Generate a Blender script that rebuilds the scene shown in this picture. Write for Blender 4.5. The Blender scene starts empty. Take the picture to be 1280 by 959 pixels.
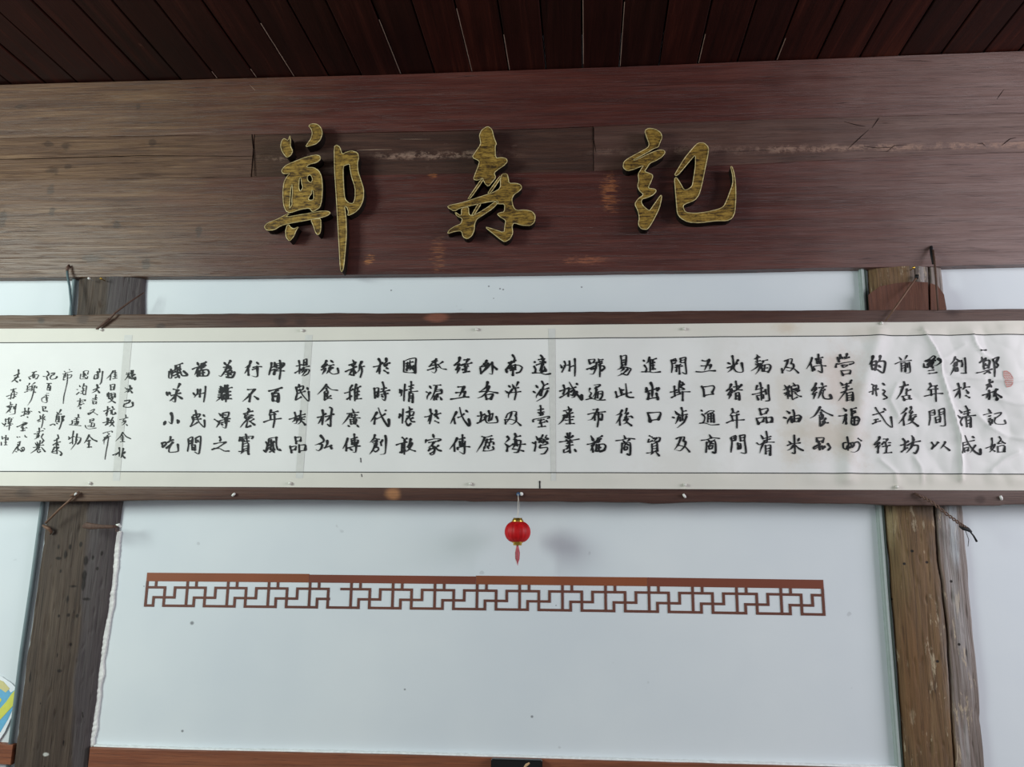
import bpy, bmesh, math, random
from mathutils import Vector, Matrix, noise
from mathutils.geometry import tessellate_polygon
random.seed(7)
S = bpy.context.scene
COL = S.collection
pi = math.pi

# ------------------------------------------------------------------ camera
YAW, PITCH, ROLL, FPX = math.radians(3.76), math.radians(11.17), math.radians(-0.53), 1000.0
CAM = Matrix.Rotation(YAW, 3, 'Z') @ Matrix.Rotation(PITCH, 3, 'X') @ Matrix.Rotation(ROLL, 3, 'Y')
cd = bpy.data.cameras.new('camera'); cam = bpy.data.objects.new('camera', cd); COL.objects.link(cam)
cd.sensor_width = 36; cd.lens = 36*FPX/1280; cd.clip_start = 0.02
rt, fw, up = CAM @ Vector((1, 0, 0)), CAM @ Vector((0, 1, 0)), CAM @ Vector((0, 0, 1))
cam.matrix_world = Matrix(((rt.x, up.x, -fw.x, 0), (rt.y, up.y, -fw.y, 0), (rt.z, up.z, -fw.z, 0), (0, 0, 0, 1)))
S.camera = cam

# ------------------------------------------------------------------ world, lights, exposure
S.view_settings.view_transform = 'Standard'; S.view_settings.look = 'None'
S.view_settings.gamma = 1; S.view_settings.use_curve_mapping = False
S.view_settings.exposure = 0.0
w = bpy.data.worlds.new('world'); S.world = w; w.use_nodes = True
w.node_tree.nodes['Background'].inputs[0].default_value = (0.86, 0.93, 1.0, 1)
w.node_tree.nodes['Background'].inputs[1].default_value = 0.52
def area(name, loc, target, sx, sy, col, power):
    l = bpy.data.lights.new(name, 'AREA'); l.shape = 'RECTANGLE'; l.size = sx; l.size_y = sy; l.color = col; l.energy = power
    o = bpy.data.objects.new(name, l); COL.objects.link(o); o.location = loc
    o.rotation_euler = (Vector(target)-Vector(loc)).to_track_quat('-Z', 'Y').to_euler()
area('left_window_light', (-3.3, 0.35, 1.0), (-0.3, 2.6, 0.3), 1.1, 1.2, (0.88, 1.0, 0.93), 92)
area('right_window_light', (3.9, 0.8, 0.85), (0.5, 2.6, 0.3), 2.2, 1.5, (0.97, 0.93, 1.0), 108)

# ------------------------------------------------------------------ helpers
def at(px, py, Y):
    d = CAM @ Vector(((px-640)/FPX, 1, -(py-479.5)/FPX))
    return d*(Y/d.y)
def tag(o, label=None, cat=None, group=None, kind=None):
    for k, v in (('label', label), ('category', cat), ('group', group), ('kind', kind)):
        if v: o[k] = v
    return o
def empty(name, loc, *t, **k):
    o = bpy.data.objects.new(name, None); COL.objects.link(o); o.location = loc; o.empty_display_size = .02
    return tag(o, *t, **k)
def bb_base(vs):
    xs = [v[0] for v in vs]; ys = [v[1] for v in vs]; zs = [v[2] for v in vs]
    return Vector(((min(xs)+max(xs))/2, (min(ys)+max(ys))/2, min(zs)))
def wloc(o):
    return (wloc(o.parent) if o.parent else Vector()) + Vector(o.location)
def mesh(name, vs, fs, mats, parent=None, smooth=False, mi=None, keep=False):
    """vertices in world space; the origin is put at the base of the mesh"""
    base = wloc(parent) if (parent and keep) else bb_base(vs)
    me = bpy.data.meshes.new(name)
    me.from_pydata([tuple(Vector(v)-base) for v in vs], [], fs)
    for m in (mats if isinstance(mats, (list, tuple)) else [mats]): me.materials.append(m)
    if mi: me.polygons.foreach_set('material_index', mi)
    if smooth: me.polygons.foreach_set('use_smooth', [True]*len(me.polygons))
    me.validate(); me.update()
    o = bpy.data.objects.new(name, me); COL.objects.link(o)
    if parent:
        o.parent = parent; o.location = base-wloc(parent)
    else: o.location = base
    return o
def lerp_pts(pts, x):
    """piecewise linear z(x) through world points"""
    if x <= pts[0][0]: a, b = pts[0], pts[1]
    elif x >= pts[-1][0]: a, b = pts[-2], pts[-1]
    else:
        for a, b in zip(pts, pts[1:]):
            if a[0] <= x <= b[0]: break
    t = (x-a[0])/(b[0]-a[0]); return a[1]+(b[1]-a[1])*t
def edge(pp, Y):
    return [(lambda p: (p.x, p.z))(at(x, y, Y)) for x, y in pp]
def board(name, top, bot, x0, x1, Yf, Yb, mat, parent=None, nx=80, bev=.004, wob=.0015, bulge=0.0, seed=0, nz=4):
    """a sawn board with eased edges: top and bot are world edge curves z(x)"""
    vs, fs = [], []
    for i in range(nx+1):
        x = x0+(x1-x0)*i/nx
        zt, zb = lerp_pts(top, x), lerp_pts(bot, x)
        zt += noise.noise((x*3, seed, 1))*wob*1.5+noise.noise((x*14, seed, 1))*wob
        zb += noise.noise((x*3, seed, 5))*wob*1.5+noise.noise((x*14, seed, 5))*wob
        ring = [(zt, Yb), (zt, Yf+bev), (zt-bev*.3, Yf+bev*.3)]
        for k in range(nz+1):
            t = k/nz; z = zt-bev+(zb+bev-(zt-bev))*t
            ring.append((z, Yf-bulge*math.sin(pi*t)+noise.noise((x*5, z*9, seed))*wob*.6))
        ring += [(zb+bev*.3, Yf+bev*.3), (zb, Yf+bev), (zb, Yb)]
        vs += [(x, y, z) for z, y in ring]
    n = len(ring)
    for i in range(nx):
        for k in range(n):
            k2 = (k+1) % n
            fs.append((i*n+k, i*n+k2, (i+1)*n+k2, (i+1)*n+k))
    fs.append(tuple(range(n))[::-1]); fs.append(tuple(range(nx*n, nx*n+n)))
    return mesh(name, vs, fs, mat, parent)
def box(name, lo, hi, mat, parent=None, bev=0.0):
    bm = bmesh.new(); bmesh.ops.create_cube(bm, size=1)
    for v in bm.verts:
        v.co = Vector([lo[i]+(hi[i]-lo[i])*(v.co[i]+.5) for i in range(3)])
    if bev: bmesh.ops.bevel(bm, geom=bm.edges[:], offset=bev, segments=2, affect='EDGES')
    vs = [v.co.copy() for v in bm.verts]; bm.verts.index_update(); fs = [[v.index for v in f.verts] for f in bm.faces]; bm.free()
    return mesh(name, vs, fs, mat, parent)
def tube_data(path, rad, n=10, flat=1.0):
    """tube along a world path; rad a number or a list"""
    path = [Vector(p) for p in path]; vs, fs = [], []
    m = len(path)
    for i, p in enumerate(path):
        t = (path[min(i+1, m-1)]-path[max(i-1, 0)]).normalized()
        a = t.cross(Vector((0, 1, 0)))
        if a.length < .2: a = t.cross(Vector((1, 0, 0)))
        a.normalize(); b = t.cross(a).normalized()
        r = rad[i] if isinstance(rad, (list, tuple)) else rad
        for k in range(n):
            an = 2*pi*k/n; vs.append(p+a*r*math.cos(an)+b*r*flat*math.sin(an))
    for i in range(m-1):
        for k in range(n):
            k2 = (k+1) % n; fs.append((i*n+k, i*n+k2, (i+1)*n+k2, (i+1)*n+k))
    fs.append(tuple(range(n))[::-1]); fs.append(tuple(range((m-1)*n, m*n)))
    return vs, fs
def tube(name, path, rad, mat, parent=None, n=10, flat=1.0, smooth=True):
    vs, fs = tube_data(path, rad, n, flat); return mesh(name, vs, fs, mat, parent, smooth)
def join(datas):
    V, F = [], []
    for vs, fs in datas:
        o = len(V); V += list(vs); F += [tuple(i+o for i in f) for f in fs]
    return V, F
def lathe(name, c, prof, mat, parent=None, n=32, axis='Z', flute=0.0, nf=0):
    """profile of (radius, height) about the point c; axis Z or Y"""
    vs, fs = [], []
    for r, h in prof:
        for k in range(n):
            an = 2*pi*k/n; rr = r*(1+flute*abs(math.cos(nf*an/2))) if nf else r
            a, b = rr*math.cos(an), rr*math.sin(an)
            vs.append(Vector(c)+(Vector((a, b, h)) if axis == 'Z' else Vector((a, h, b))))
    for i in range(len(prof)-1):
        for k in range(n):
            k2 = (k+1) % n; fs.append((i*n+k, i*n+k2, (i+1)*n+k2, (i+1)*n+k))
    if prof[0][0] > 1e-6: fs.append(tuple(range(n))[::-1])
    if prof[-1][0] > 1e-6: fs.append(tuple(range((len(prof)-1)*n, len(prof)*n)))
    return mesh(name, vs, fs, mat, parent, True)

# ------------------------------------------------------------------ node helpers
def lin(c):
    return tuple(((v/255)/12.92 if v/255 <= .04045 else ((v/255+.055)/1.055)**2.4) for v in c)+(1,)
class NT:
    def __init__(s, name, rough=.6, spec=.3, metal=0.0):
        s.m = bpy.data.materials.new(name); s.m.use_nodes = True; s.t = s.m.node_tree
        s.b = s.t.nodes['Principled BSDF']; s.b.inputs['Roughness'].default_value = rough
        s.b.inputs['Specular IOR Level'].default_value = spec; s.b.inputs['Metallic'].default_value = metal
        s._p = None
    def n(s, ty, **k):
        x = s.t.nodes.new(ty)
        for a, v in k.items(): setattr(x, a, v)
        return x
    def put(s, inp, v):
        if isinstance(v, bpy.types.NodeSocket): s.t.links.new(v, inp)
        elif isinstance(v, tuple) and len(v) == 3 and inp.type == 'RGBA': inp.default_value = v+(1,)
        else: inp.default_value = v
    def pos(s):
        if not s._p:
            g = s.n('ShaderNodeNewGeometry'); s._p = g.outputs['Position']
            q = s.n('ShaderNodeSeparateXYZ'); s.t.links.new(s._p, q.inputs[0]); s.x, s.y, s.z = q.outputs
        return s._p
    def math(s, op, a, b=0.0, c=None, clamp=False):
        x = s.n('ShaderNodeMath', operation=op, use_clamp=clamp); s.put(x.inputs[0], a); s.put(x.inputs[1], b)
        if c is not None: s.put(x.inputs[2], c)
        return x.outputs[0]
    def noise(s, scale, vec=(1, 1, 1), detail=4, rough=.55, dist=0.0, off=(0, 0, 0)):
        mp = s.n('ShaderNodeMapping'); s.put(mp.inputs['Vector'], s.pos())
        mp.inputs['Scale'].default_value = vec; mp.inputs['Location'].default_value = off
        x = s.n('ShaderNodeTexNoise'); s.put(x.inputs['Vector'], mp.outputs[0]); x.inputs['Scale'].default_value = scale
        x.inputs['Detail'].default_value = detail; x.inputs['Roughness'].default_value = rough; x.inputs['Distortion'].default_value = dist
        return x.outputs['Fac']
    def ramp(s, v, stops):
        x = s.n('ShaderNodeValToRGB'); s.put(x.inputs[0], v); e = x.color_ramp.elements
        while len(e) < len(stops): e.new(.5)
        for el, (p, c) in zip(e, stops):
            el.position = p; el.color = c if isinstance(c, tuple) else (c, c, c, 1)
        return x.outputs[0]
    def step(s, v, a, b):
        x = s.n('ShaderNodeMapRange', interpolation_type='SMOOTHSTEP'); s.put(x.inputs[0], v)
        x.inputs[1].default_value = a; x.inputs[2].default_value = b; return x.outputs[0]
    def mix(s, f, a, b, blend='MIX'):
        x = s.n('ShaderNodeMix', data_type='RGBA', blend_type=blend); s.put(x.inputs[0], f); s.put(x.inputs[6], a); s.put(x.inputs[7], b)
        return x.outputs[2]
    def blob(s, cx, cz, rx, rz, soft=.5, warp=None, wamt=.3):
        """1 inside an ellipse at world (cx, cz), 0 outside"""
        s.pos(); a = s.math('DIVIDE', s.math('SUBTRACT', s.x, cx), rx); b = s.math('DIVIDE', s.math('SUBTRACT', s.z, cz), rz)
        d = s.math('SQRT', s.math('ADD', s.math('MULTIPLY', a, a), s.math('MULTIPLY', b, b)))
        if warp is not None: d = s.math('ADD', d, s.math('MULTIPLY', s.math('SUBTRACT', warp, .5), wamt*4))
        return s.step(d, 1.0+soft, 1.0-soft)
    def bump(s, h, strength=.3, dist=.002, prev=None):
        x = s.n('ShaderNodeBump'); x.inputs['Strength'].default_value = strength; x.inputs['Distance'].default_value = dist
        s.put(x.inputs['Height'], h)
        if prev is not None: s.put(x.inputs['Normal'], prev)
        return x.outputs[0]
    def out(s, col=None, rough=None, normal=None):
        if col is not None: s.put(s.b.inputs['Base Color'], col)
        if rough is not None: s.put(s.b.inputs['Roughness'], rough)
        if normal is not None: s.put(s.b.inputs['Normal'], normal)
        return s.m
def plain(name, rgb, rough=.6, spec=.3, metal=0.0, var=.12, scale=60):
    t = NT(name, rough, spec, metal); c = lin(rgb)
    n = t.noise(scale, detail=3)
    d = tuple(v*(1-var) for v in c[:3])+(1,); l = tuple(min(1, v*(1+var)) for v in c[:3])+(1,)
    return t.out(t.ramp(n, [(.3, d), (.7, l)]), normal=t.bump(n, .15, .0005))

def wood(name, dark, mid, light, axis='X', gs=1.0, rough=.5, spec=.35, extra=None, bumpd=.0012, wear=.0, wearcol=(150, 118, 95)):
    """old planed timber: long grain along one axis, fine fibres, wear"""
    t = NT(name, rough, spec)
    v1 = {'X': (1.2, 3, 22), 'Z': (22, 3, 1.2), 'Y': (22, 1.2, 3)}[axis]
    v2 = {'X': (3, 30, 190), 'Z': (190, 30, 3), 'Y': (190, 3, 30)}[axis]
    g1 = t.noise(1.6*gs, v1, 5, .6, .8); g2 = t.noise(1.4*gs, v2, 3, .6)
    big = t.noise(1.1*gs, (1, 1, 1.6), 3)
    m = t.math('ADD', t.math('MULTIPLY', g1, .55), t.math('ADD', t.math('MULTIPLY', g2, .3), t.math('MULTIPLY', big, .25)))
    c = t.ramp(m, [(.30, lin(dark)), (.53, lin(mid)), (.80, lin(light))])
    if wear:
        sp = t.noise(9*gs, tuple(x*.16+1 for x in v1), 6, .75)
        c = t.mix(t.math('MULTIPLY', t.step(sp, .66, .78), wear), c, lin(wearcol))
    if extra: c = extra(t, c)
    v3 = {'X': (2.2, 20, 120), 'Z': (120, 20, 2.2), 'Y': (120, 2.2, 20)}[axis]
    g3 = t.noise(2.2*gs, v3, 6, .75, .3, (5, 1, 3))
    c = t.mix(t.math('MULTIPLY', t.step(g3, .56, .40), .0), c, lin(dark))
    c = t.mix(t.math('MULTIPLY', t.step(g3, .47, .34), .20), c, tuple(v*.55 for v in lin(dark)[:3])+(1,))
    c = t.mix(t.math('MULTIPLY', t.step(g3, .56, .70), .16), c, lin(light))
    v4 = {'X': (.7, 3, 95), 'Z': (95, 3, .7), 'Y': (95, .7, 3)}[axis]
    g4 = t.noise(1.7*gs, v4, 3, .6, .2, (2, 7, 1)); ln = t.step(t.math('ABSOLUTE', t.math('SUBTRACT', g4, .5)), .022, .004)
    pt_ = t.step(t.noise(2.2, v1, 3, .6, 0, (8, 2, 5)), .46, .58)
    ln = t.math('MULTIPLY', ln, pt_)
    g5 = t.noise(3.1*gs, v4, 2, .5, .1, (4, 2, 9)); l2 = t.step(t.math('ABSOLUTE', t.math('SUBTRACT', g5, .5)), .03, .006)
    ln = t.math('MAXIMUM', ln, t.math('MULTIPLY', l2, t.math('MULTIPLY', t.math('SUBTRACT', 1.0, pt_), .7)))
    c = t.mix(t.math('MULTIPLY', ln, .72), c, tuple(v*.5 for v in lin(dark)[:3])+(1,))
    h = t.math('ADD', t.math('ADD', t.math('MULTIPLY', g2, .5), g1), t.math('SUBTRACT', t.math('MULTIPLY', g3, .7), t.math('MULTIPLY', ln, .5)))
    r = t.math('ADD', t.math('MULTIPLY', g1, .25), rough-.12)
    return t.out(c, r, t.bump(h, .45, bumpd))

# ------------------------------------------------------------------ levels in depth (metres from the camera)
Y_WALL, Y_BEAM, Y_POST, Y_RAIL, Y_PAPER = 2.600, 2.566, 2.562, 2.522, 2.5185

# ------------------------------------------------------------------ the setting
def wall_mat():
    t = NT('white_plaster', .75, .2)
    a = t.noise(2.2, (1, 1, 1), 3); f = t.noise(45, (1, 1, 1), 4)
    c = t.ramp(a, [(.3, lin((206, 212, 217))), (.7, lin((214, 219, 222)))])
    sp = t.noise(16, (1, 1, 1), 2, off=(3, 0, 1))
    c = t.mix(t.math('MULTIPLY', t.step(sp, .765, .80), .35), c, lin((150, 152, 156)))
    for px, py, r in ((240, 779, .006), (228, 914, .004), (489, 363, .003), (611, 358, .003), (625, 361, .003), (629, 362, .003), (617, 373, .002), (727, 359, .003), (506, 862, .003), (665, 896, .004), (695, 757, .002), (180, 733, .002)):
        p = at(px, py, Y_WALL); c = t.mix(t.math('MULTIPLY', t.blob(p.x, p.z, r, r*.9, .5), .75), c, lin((95, 96, 100)))
    return t.out(c, None, t.bump(t.math('ADD', t.math('MULTIPLY', f, .3), a), .25, .003))
M_WALL = wall_mat()
wall = box('wall_back', (-3.6, Y_WALL, -1.55), (3.4, Y_WALL+.12, 2.2), M_WALL); tag(wall, kind='structure')
M_FLOOR = plain('grey_floor', (120, 112, 104), .7, .2)
tag(box('floor', (-3.6, -2.2, -1.6), (3.4, Y_WALL+.12, -1.55), M_FLOOR), kind='structure')

# ceiling of dark lacquered planks running from the wall towards the viewer
def ceil_mat(k):
    t = NT('ceiling_lacquer_%s' % 'abc'[k], .5, .14)
    g = t.noise(1.5, (22, 1.0, 3), 5, .6, .6); f = t.noise(2, (160, 3, 30), 3); b = t.noise(1.2, (1, 1, 1), 3)
    m = t.math('ADD', t.math('MULTIPLY', g, .5), t.math('ADD', t.math('MULTIPLY', f, .2), t.math('MULTIPLY', b, .35)))
    d, mm, l = (((24, 9, 7), (44, 17, 13), (82, 38, 27)), ((26, 10, 8), (50, 19, 14), (92, 44, 31)), ((22, 9, 7), (40, 16, 12), (72, 34, 24)))[k]
    c = t.ramp(m, [(.38, lin(d)), (.56, lin(mm)), (.8, lin(l))])
    sp = t.noise(12, (3, 1, 1), 5, .7); c = t.mix(t.math('MULTIPLY', t.step(sp, .70, .78), .45), c, lin((120, 85, 70)))
    return t.out(c, t.math('ADD', t.math('MULTIPLY', g, .3), .30), t.bump(t.math('ADD', g, t.math('MULTIPLY', f, .4)), .4, .0015))
CM = [ceil_mat(k) for k in range(3)]
M_GAP = plain('ceiling_backing', (16, 9, 8), .9, .1)
beam_top = edge([(0, 106), (160, 101.5), (320, 97.3), (480, 93.5), (640, 88), (800, 82.5), (960, 76), (1120, 70), (1280, 63.5)], Y_BEAM)
zl, zr = beam_top[0], beam_top[-1]
slope = (zr[1]-zl[1])/(zr[0]-zl[0])
def zc(x): return lerp_pts(beam_top, x)+.0015
def slab(name, x0, x1, z0f, th, y0, y1, mat, parent, skew=.028, bev=.003):
    """ceiling plank: underside at z0f(x), skewed along y"""
    vs, fs = [], []
    ny = 16
    for j in range(ny+1):
        y = y0+(y1-y0)*j/ny; sh = skew*(y-Y_BEAM)
        wv = noise.noise((x0*7, y*1.4, 3))*.0035
        a, b = x0+sh, x1+sh
        za, zb = z0f(x0)+wv, z0f(x1)+wv
        vs += [(a, y, za+th), (a, y, za+bev), (a+bev, y, za), (b-bev, y, zb), (b, y, zb+bev), (b, y, zb+th)]
    for j in range(ny):
        for k in range(6):
            k2 = (k+1) % 6; fs.append((j*6+k, (j+1)*6+k, (j+1)*6+k2, j*6+k2))
    fs.append(tuple(range(6))); fs.append(tuple(range(ny*6, ny*6+6))[::-1])
    return mesh(name, vs, fs, mat, parent)
ceiling = box('ceiling', (-3.6, -2.2, 1.80), (3.4, Y_WALL+.10, 1.86), M_GAP); tag(ceiling, kind='structure')
seams = [12, 55, 95, 142, 185, 226, 271, 320, 367, 410, 452, 500, 543, 589, 636, 682, 728, 774, 824, 872, 922, 970, 1022, 1075, 1124, 1177, 1230]
sx = [at(p, 106-42.5*p/1280, Y_BEAM).x for p in seams]
step_ = .118
sx = [sx[0]-step_*k for k in range(12, 0, -1)]+sx+[sx[-1]+step_*k for k in range(1, 14)]
for i, (a, b) in enumerate(zip(sx, sx[1:])):
    dz = random.uniform(0, .006)
    slab('plank', a+.0022, b-.0022, lambda x, dz=dz: zc(x)+dz, .018, -1.6, Y_WALL-.004, CM[random.choice((0, 1, 2))], ceiling)

M_GLINT = plain('painted_seam_glint', (150, 126, 112), .6, .3, 0, .3, 300)  # pale strips along seams: glints of lit plank edges, put into colour
for k, ln_, y0_ in ((320, .05, .0), (367, .30, .0), (500, .30, .0), (589, .34, 0), (728, .34, .02), (774, .34, .0), (636, .2, .0), (271, .04, 0), (872, .16, 0), (970, .12, 0)):
    x_ = at(k, 106-42.5*k/1280, Y_BEAM).x; y_ = Y_BEAM-.004-y0_
    pts_ = [(x_+.0030-.028*ln_*q/8, y_-ln_*q/8, zc(x_)-.0008+noise.noise((q*.9, k, 0))*.0012) for q in range(9)]
    mesh('seam_glint', *tube_data(pts_, [.0008+.0007*abs(noise.noise((q*.8, k, 5))) for q in range(9)], 5), M_GLINT, ceiling)
# ------------------------------------------------------------------ the big beam
bt = beam_top
bb = edge([(0, 347.5), (320, 345), (640, 341.5), (960, 336.6), (1130, 333.5), (1280, 330.7)], Y_BEAM)
m1 = edge([(0, 172), (160, 170), (316, 168), (640, 162), (742, 158), (960, 149), (1280, 141)], Y_BEAM)   # upper seam
m2 = edge([(0, 226), (316, 221), (640, 216), (742, 214), (960, 204), (1130, 195), (1280, 190)], Y_BEAM)  # lower seam
def beam_extra(kind):
    def fn(t, c):
        t.pos()
        W = t.noise(5, (1, 1, 1), 3)
        # unlacquered honey-brown wood at the left end, with window sheen painted into the tan
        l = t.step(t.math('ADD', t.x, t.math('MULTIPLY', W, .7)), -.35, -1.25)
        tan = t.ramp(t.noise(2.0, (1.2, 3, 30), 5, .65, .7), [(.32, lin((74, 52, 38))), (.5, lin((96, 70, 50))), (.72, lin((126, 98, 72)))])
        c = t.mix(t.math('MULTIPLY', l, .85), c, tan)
        # window sheen on the lacquer, painted in as grey at the right end
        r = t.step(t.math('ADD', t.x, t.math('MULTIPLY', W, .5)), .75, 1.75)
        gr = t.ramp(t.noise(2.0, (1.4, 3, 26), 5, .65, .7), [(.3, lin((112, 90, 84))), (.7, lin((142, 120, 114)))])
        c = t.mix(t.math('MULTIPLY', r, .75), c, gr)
        knots = ((60, 180, 7, 5), (82, 183, 7, 5), (190, 178, 5, 7), (66, 213, 8, 5), (85, 208, 6, 4), (64, 236, 5, 7), (66, 265, 5, 6), (147, 281, 6, 5), (249, 291, 4, 8), (26, 133, 8, 4), (119, 323, 14, 6), (183, 330, 5, 9), (4, 276, 5, 12), (173, 133, 4, 4)) if kind != 'mid' else ((60, 180, 7, 5), (82, 183, 7, 5), (190, 178, 5, 7), (66, 213, 8, 5), (85, 208, 6, 4))
        for px, py, a, b in knots:
            p = at(px, py, Y_BEAM); c = t.mix(t.math('MULTIPLY', t.blob(p.x, p.z, a*.0025, b*.0025, .4, t.noise(26, (1, 1, 2), 4, .7), .7), .62), c, lin((50, 33, 23)))
        dash = t.step(t.noise(5, (3, 1, 34), 4, .7, 0, (1, 1, 6)), .44, .56)
        for px, py, a, b, col, s in ((548, 318, 8, 20, (150, 95, 62), .55), (735, 326, 26, 5, (168, 102, 70), .5), (463, 325, 6, 5, (200, 130, 72), .8), (762, 240, 9, 22, (172, 104, 60), .6), (540, 220, 5, 3, (200, 120, 60), .3), (830, 285, 22, 8, (104, 60, 48), .5)):
            p = at(px, py, Y_BEAM); ww = t.noise(30, (1, 1, 5), 4, .7)
            c = t.mix(t.math('MULTIPLY', t.blob(p.x, p.z, a*.0026, b*.0026, .5, ww, 1.1), t.math('MULTIPLY', dash, s)), c, lin(col))
        # fine scratches
        sc = t.noise(7, (1, 1, 26), 6, .8, off=(9, 0, 4))
        c = t.mix(t.math('MULTIPLY', t.step(sc, .69, .76), .35), c, lin((172, 140, 118)))
        return c
    return fn
def band_extra(t, c):
    c = beam_extra('mid')(t, c)
    # rubbed, dusty ridge along the band
    t.pos(); W = t.noise(22, (1, 1, 2.5), 6, .8); L = t.noise(2.2, (1, 1, 1), 2, off=(2, 0, 0))
    p0, p1 = at(0, 203, Y_BEAM), at(1280, 181, Y_BEAM)
    zz = t.math('SUBTRACT', t.z, t.math('ADD', p0.z+.0, t.math('MULTIPLY', t.math('SUBTRACT', t.x, p0.x), (p1.z-p0.z)/(p1.x-p0.x))))
    d = t.math('ABSOLUTE', t.math('ADD', zz, t.math('MULTIPLY', t.math('SUBTRACT', W, .5), .05)))
    band = t.math('MULTIPLY', t.math('MULTIPLY', t.step(d, .019, .001), t.math('MULTIPLY', t.step(L, .36, .6), t.step(t.x, at(312, 195, Y_BEAM).x, at(350, 195, Y_BEAM).x))), t.step(t.noise(38, (1, 1, 1.4), 5, .8), .44, .56))
    c = t.mix(t.math('MULTIPLY', band, .75), c, lin((158, 128, 112)))
    sp = t.noise(14, (1, 1, 1.6), 6, .8, off=(1, 0, 7))
    return t.mix(t.math('MULTIPLY', t.step(sp, .62, .76), .5), c, lin((132, 108, 96)))
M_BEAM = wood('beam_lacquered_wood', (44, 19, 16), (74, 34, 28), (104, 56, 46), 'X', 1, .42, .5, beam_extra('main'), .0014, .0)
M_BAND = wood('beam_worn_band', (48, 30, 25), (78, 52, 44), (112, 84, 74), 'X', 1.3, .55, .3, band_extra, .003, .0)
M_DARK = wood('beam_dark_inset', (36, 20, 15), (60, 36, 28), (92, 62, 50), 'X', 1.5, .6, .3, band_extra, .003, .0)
xl, xr = -2.75, 2.55
bc = at(640, 341, Y_BEAM)
beam = empty('ceiling_beam', (0, Y_BEAM, bc.z), 'broad dark red-brown timber beam above the calligraphy scroll, under the ceiling planks', 'beam')
def off(e, dz): return [(x, z+dz) for x, z in e]
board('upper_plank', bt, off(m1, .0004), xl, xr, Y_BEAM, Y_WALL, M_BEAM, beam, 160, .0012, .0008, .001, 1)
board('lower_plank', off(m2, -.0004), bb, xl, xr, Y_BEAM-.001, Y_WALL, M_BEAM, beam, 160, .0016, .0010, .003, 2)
xa, xb = at(316, 195, Y_BEAM).x, at(742, 190, Y_BEAM).x
mc = edge([(-60, 199.5), (0, 199), (175, 194.5), (316, 195)], Y_BEAM)
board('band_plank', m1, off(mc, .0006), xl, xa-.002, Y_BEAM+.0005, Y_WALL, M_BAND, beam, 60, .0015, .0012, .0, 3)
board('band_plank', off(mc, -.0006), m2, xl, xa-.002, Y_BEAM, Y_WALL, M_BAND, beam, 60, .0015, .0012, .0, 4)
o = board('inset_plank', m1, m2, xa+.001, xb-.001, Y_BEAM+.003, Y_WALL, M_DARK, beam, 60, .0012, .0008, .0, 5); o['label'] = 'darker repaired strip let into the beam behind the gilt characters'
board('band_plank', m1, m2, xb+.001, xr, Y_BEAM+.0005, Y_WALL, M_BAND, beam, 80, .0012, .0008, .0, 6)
# splits in the wood: thin dark wedges standing on the surface of the band's end joint
M_SPLIT = plain('split_dark', (22, 13, 10), .95, .05)
vs, fs = tube_data([at(315, 168, Y_BEAM), at(317, 190, Y_BEAM), at(319, 220, Y_BEAM)], [.0022, .0016, .001], 6, .3)
mesh('joint_gap', vs, fs, M_SPLIT, beam)
vs, fs = tube_data([at(742, 160, Y_BEAM), at(742, 175, Y_BEAM), at(745, 190, Y_BEAM)], [.0018, .0016, .0006], 6, .3)
mesh('joint_gap', vs, fs, M_SPLIT, beam)

def sliver(pp, r, n=6): return tube_data([at(x, y, Y_BEAM-.0005) for x, y in pp], [r*.4]+[r]*(len(pp)-2)+[r*.3], n, .3)
mesh('split', *sliver([(-40, 199.8), (40, 198.5), (100, 197), (140, 195.8), (175, 194.8), (230, 195), (280, 195.2), (314, 195.4)], .0011), M_SPLIT, beam)
mesh('gouge', *join([sliver(q, r) for q, r in (([(1055, 152), (1070, 156), (1082, 158)], .0012), ([(1060, 186), (1074, 173), (1086, 162)], .0012), ([(1090, 160), (1097, 150), (1099, 147)], .0012), ([(1080, 183), (1098, 185), (1114, 184)], .0011), ([(1108, 190), (1118, 182), (1134, 181)], .0011), ([(1224, 97), (1240, 98), (1254, 98)], .0008), ([(1246, 124), (1251, 117), (1257, 109)], .0016), ([(1120, 76), (1150, 76), (1165, 77)], .0009), ([(1252, 182), (1262, 174), (1270, 172)], .0014), ([(1222, 180), (1228, 179), (1232, 183)], .0012))]), M_SPLIT, beam)
M_SCR = plain('pale_scratch', (164, 136, 118), .7, .2)
mesh('scratch', *join([sliver(q, r) for q, r in (([(1103, 301), (1101.5, 315), (1100, 328)], .0006), ([(1036, 308), (1034, 318), (1033, 325)], .0006), ([(152, 305), (154, 325), (157, 343)], .0008), ([(312, 106), (318, 112), (326, 124)], .0007), ([(996, 115), (999, 108), (1001, 103)], .0006), ([(446, 188), (470, 187), (490, 187)], .0010), ([(500, 174), (520, 174), (538, 174)], .0006), ([(200, 168), (240, 166), (270, 166)], .0006), ([(478, 312), (486, 307), (496, 300)], .0007), ([(684, 330), (730, 329), (790, 328)], .0007), ([(435, 302), (435.5, 310), (435, 318)], .0008), ([(529, 316), (533, 320), (538, 325)], .0012))]), M_SCR, beam)

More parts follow.
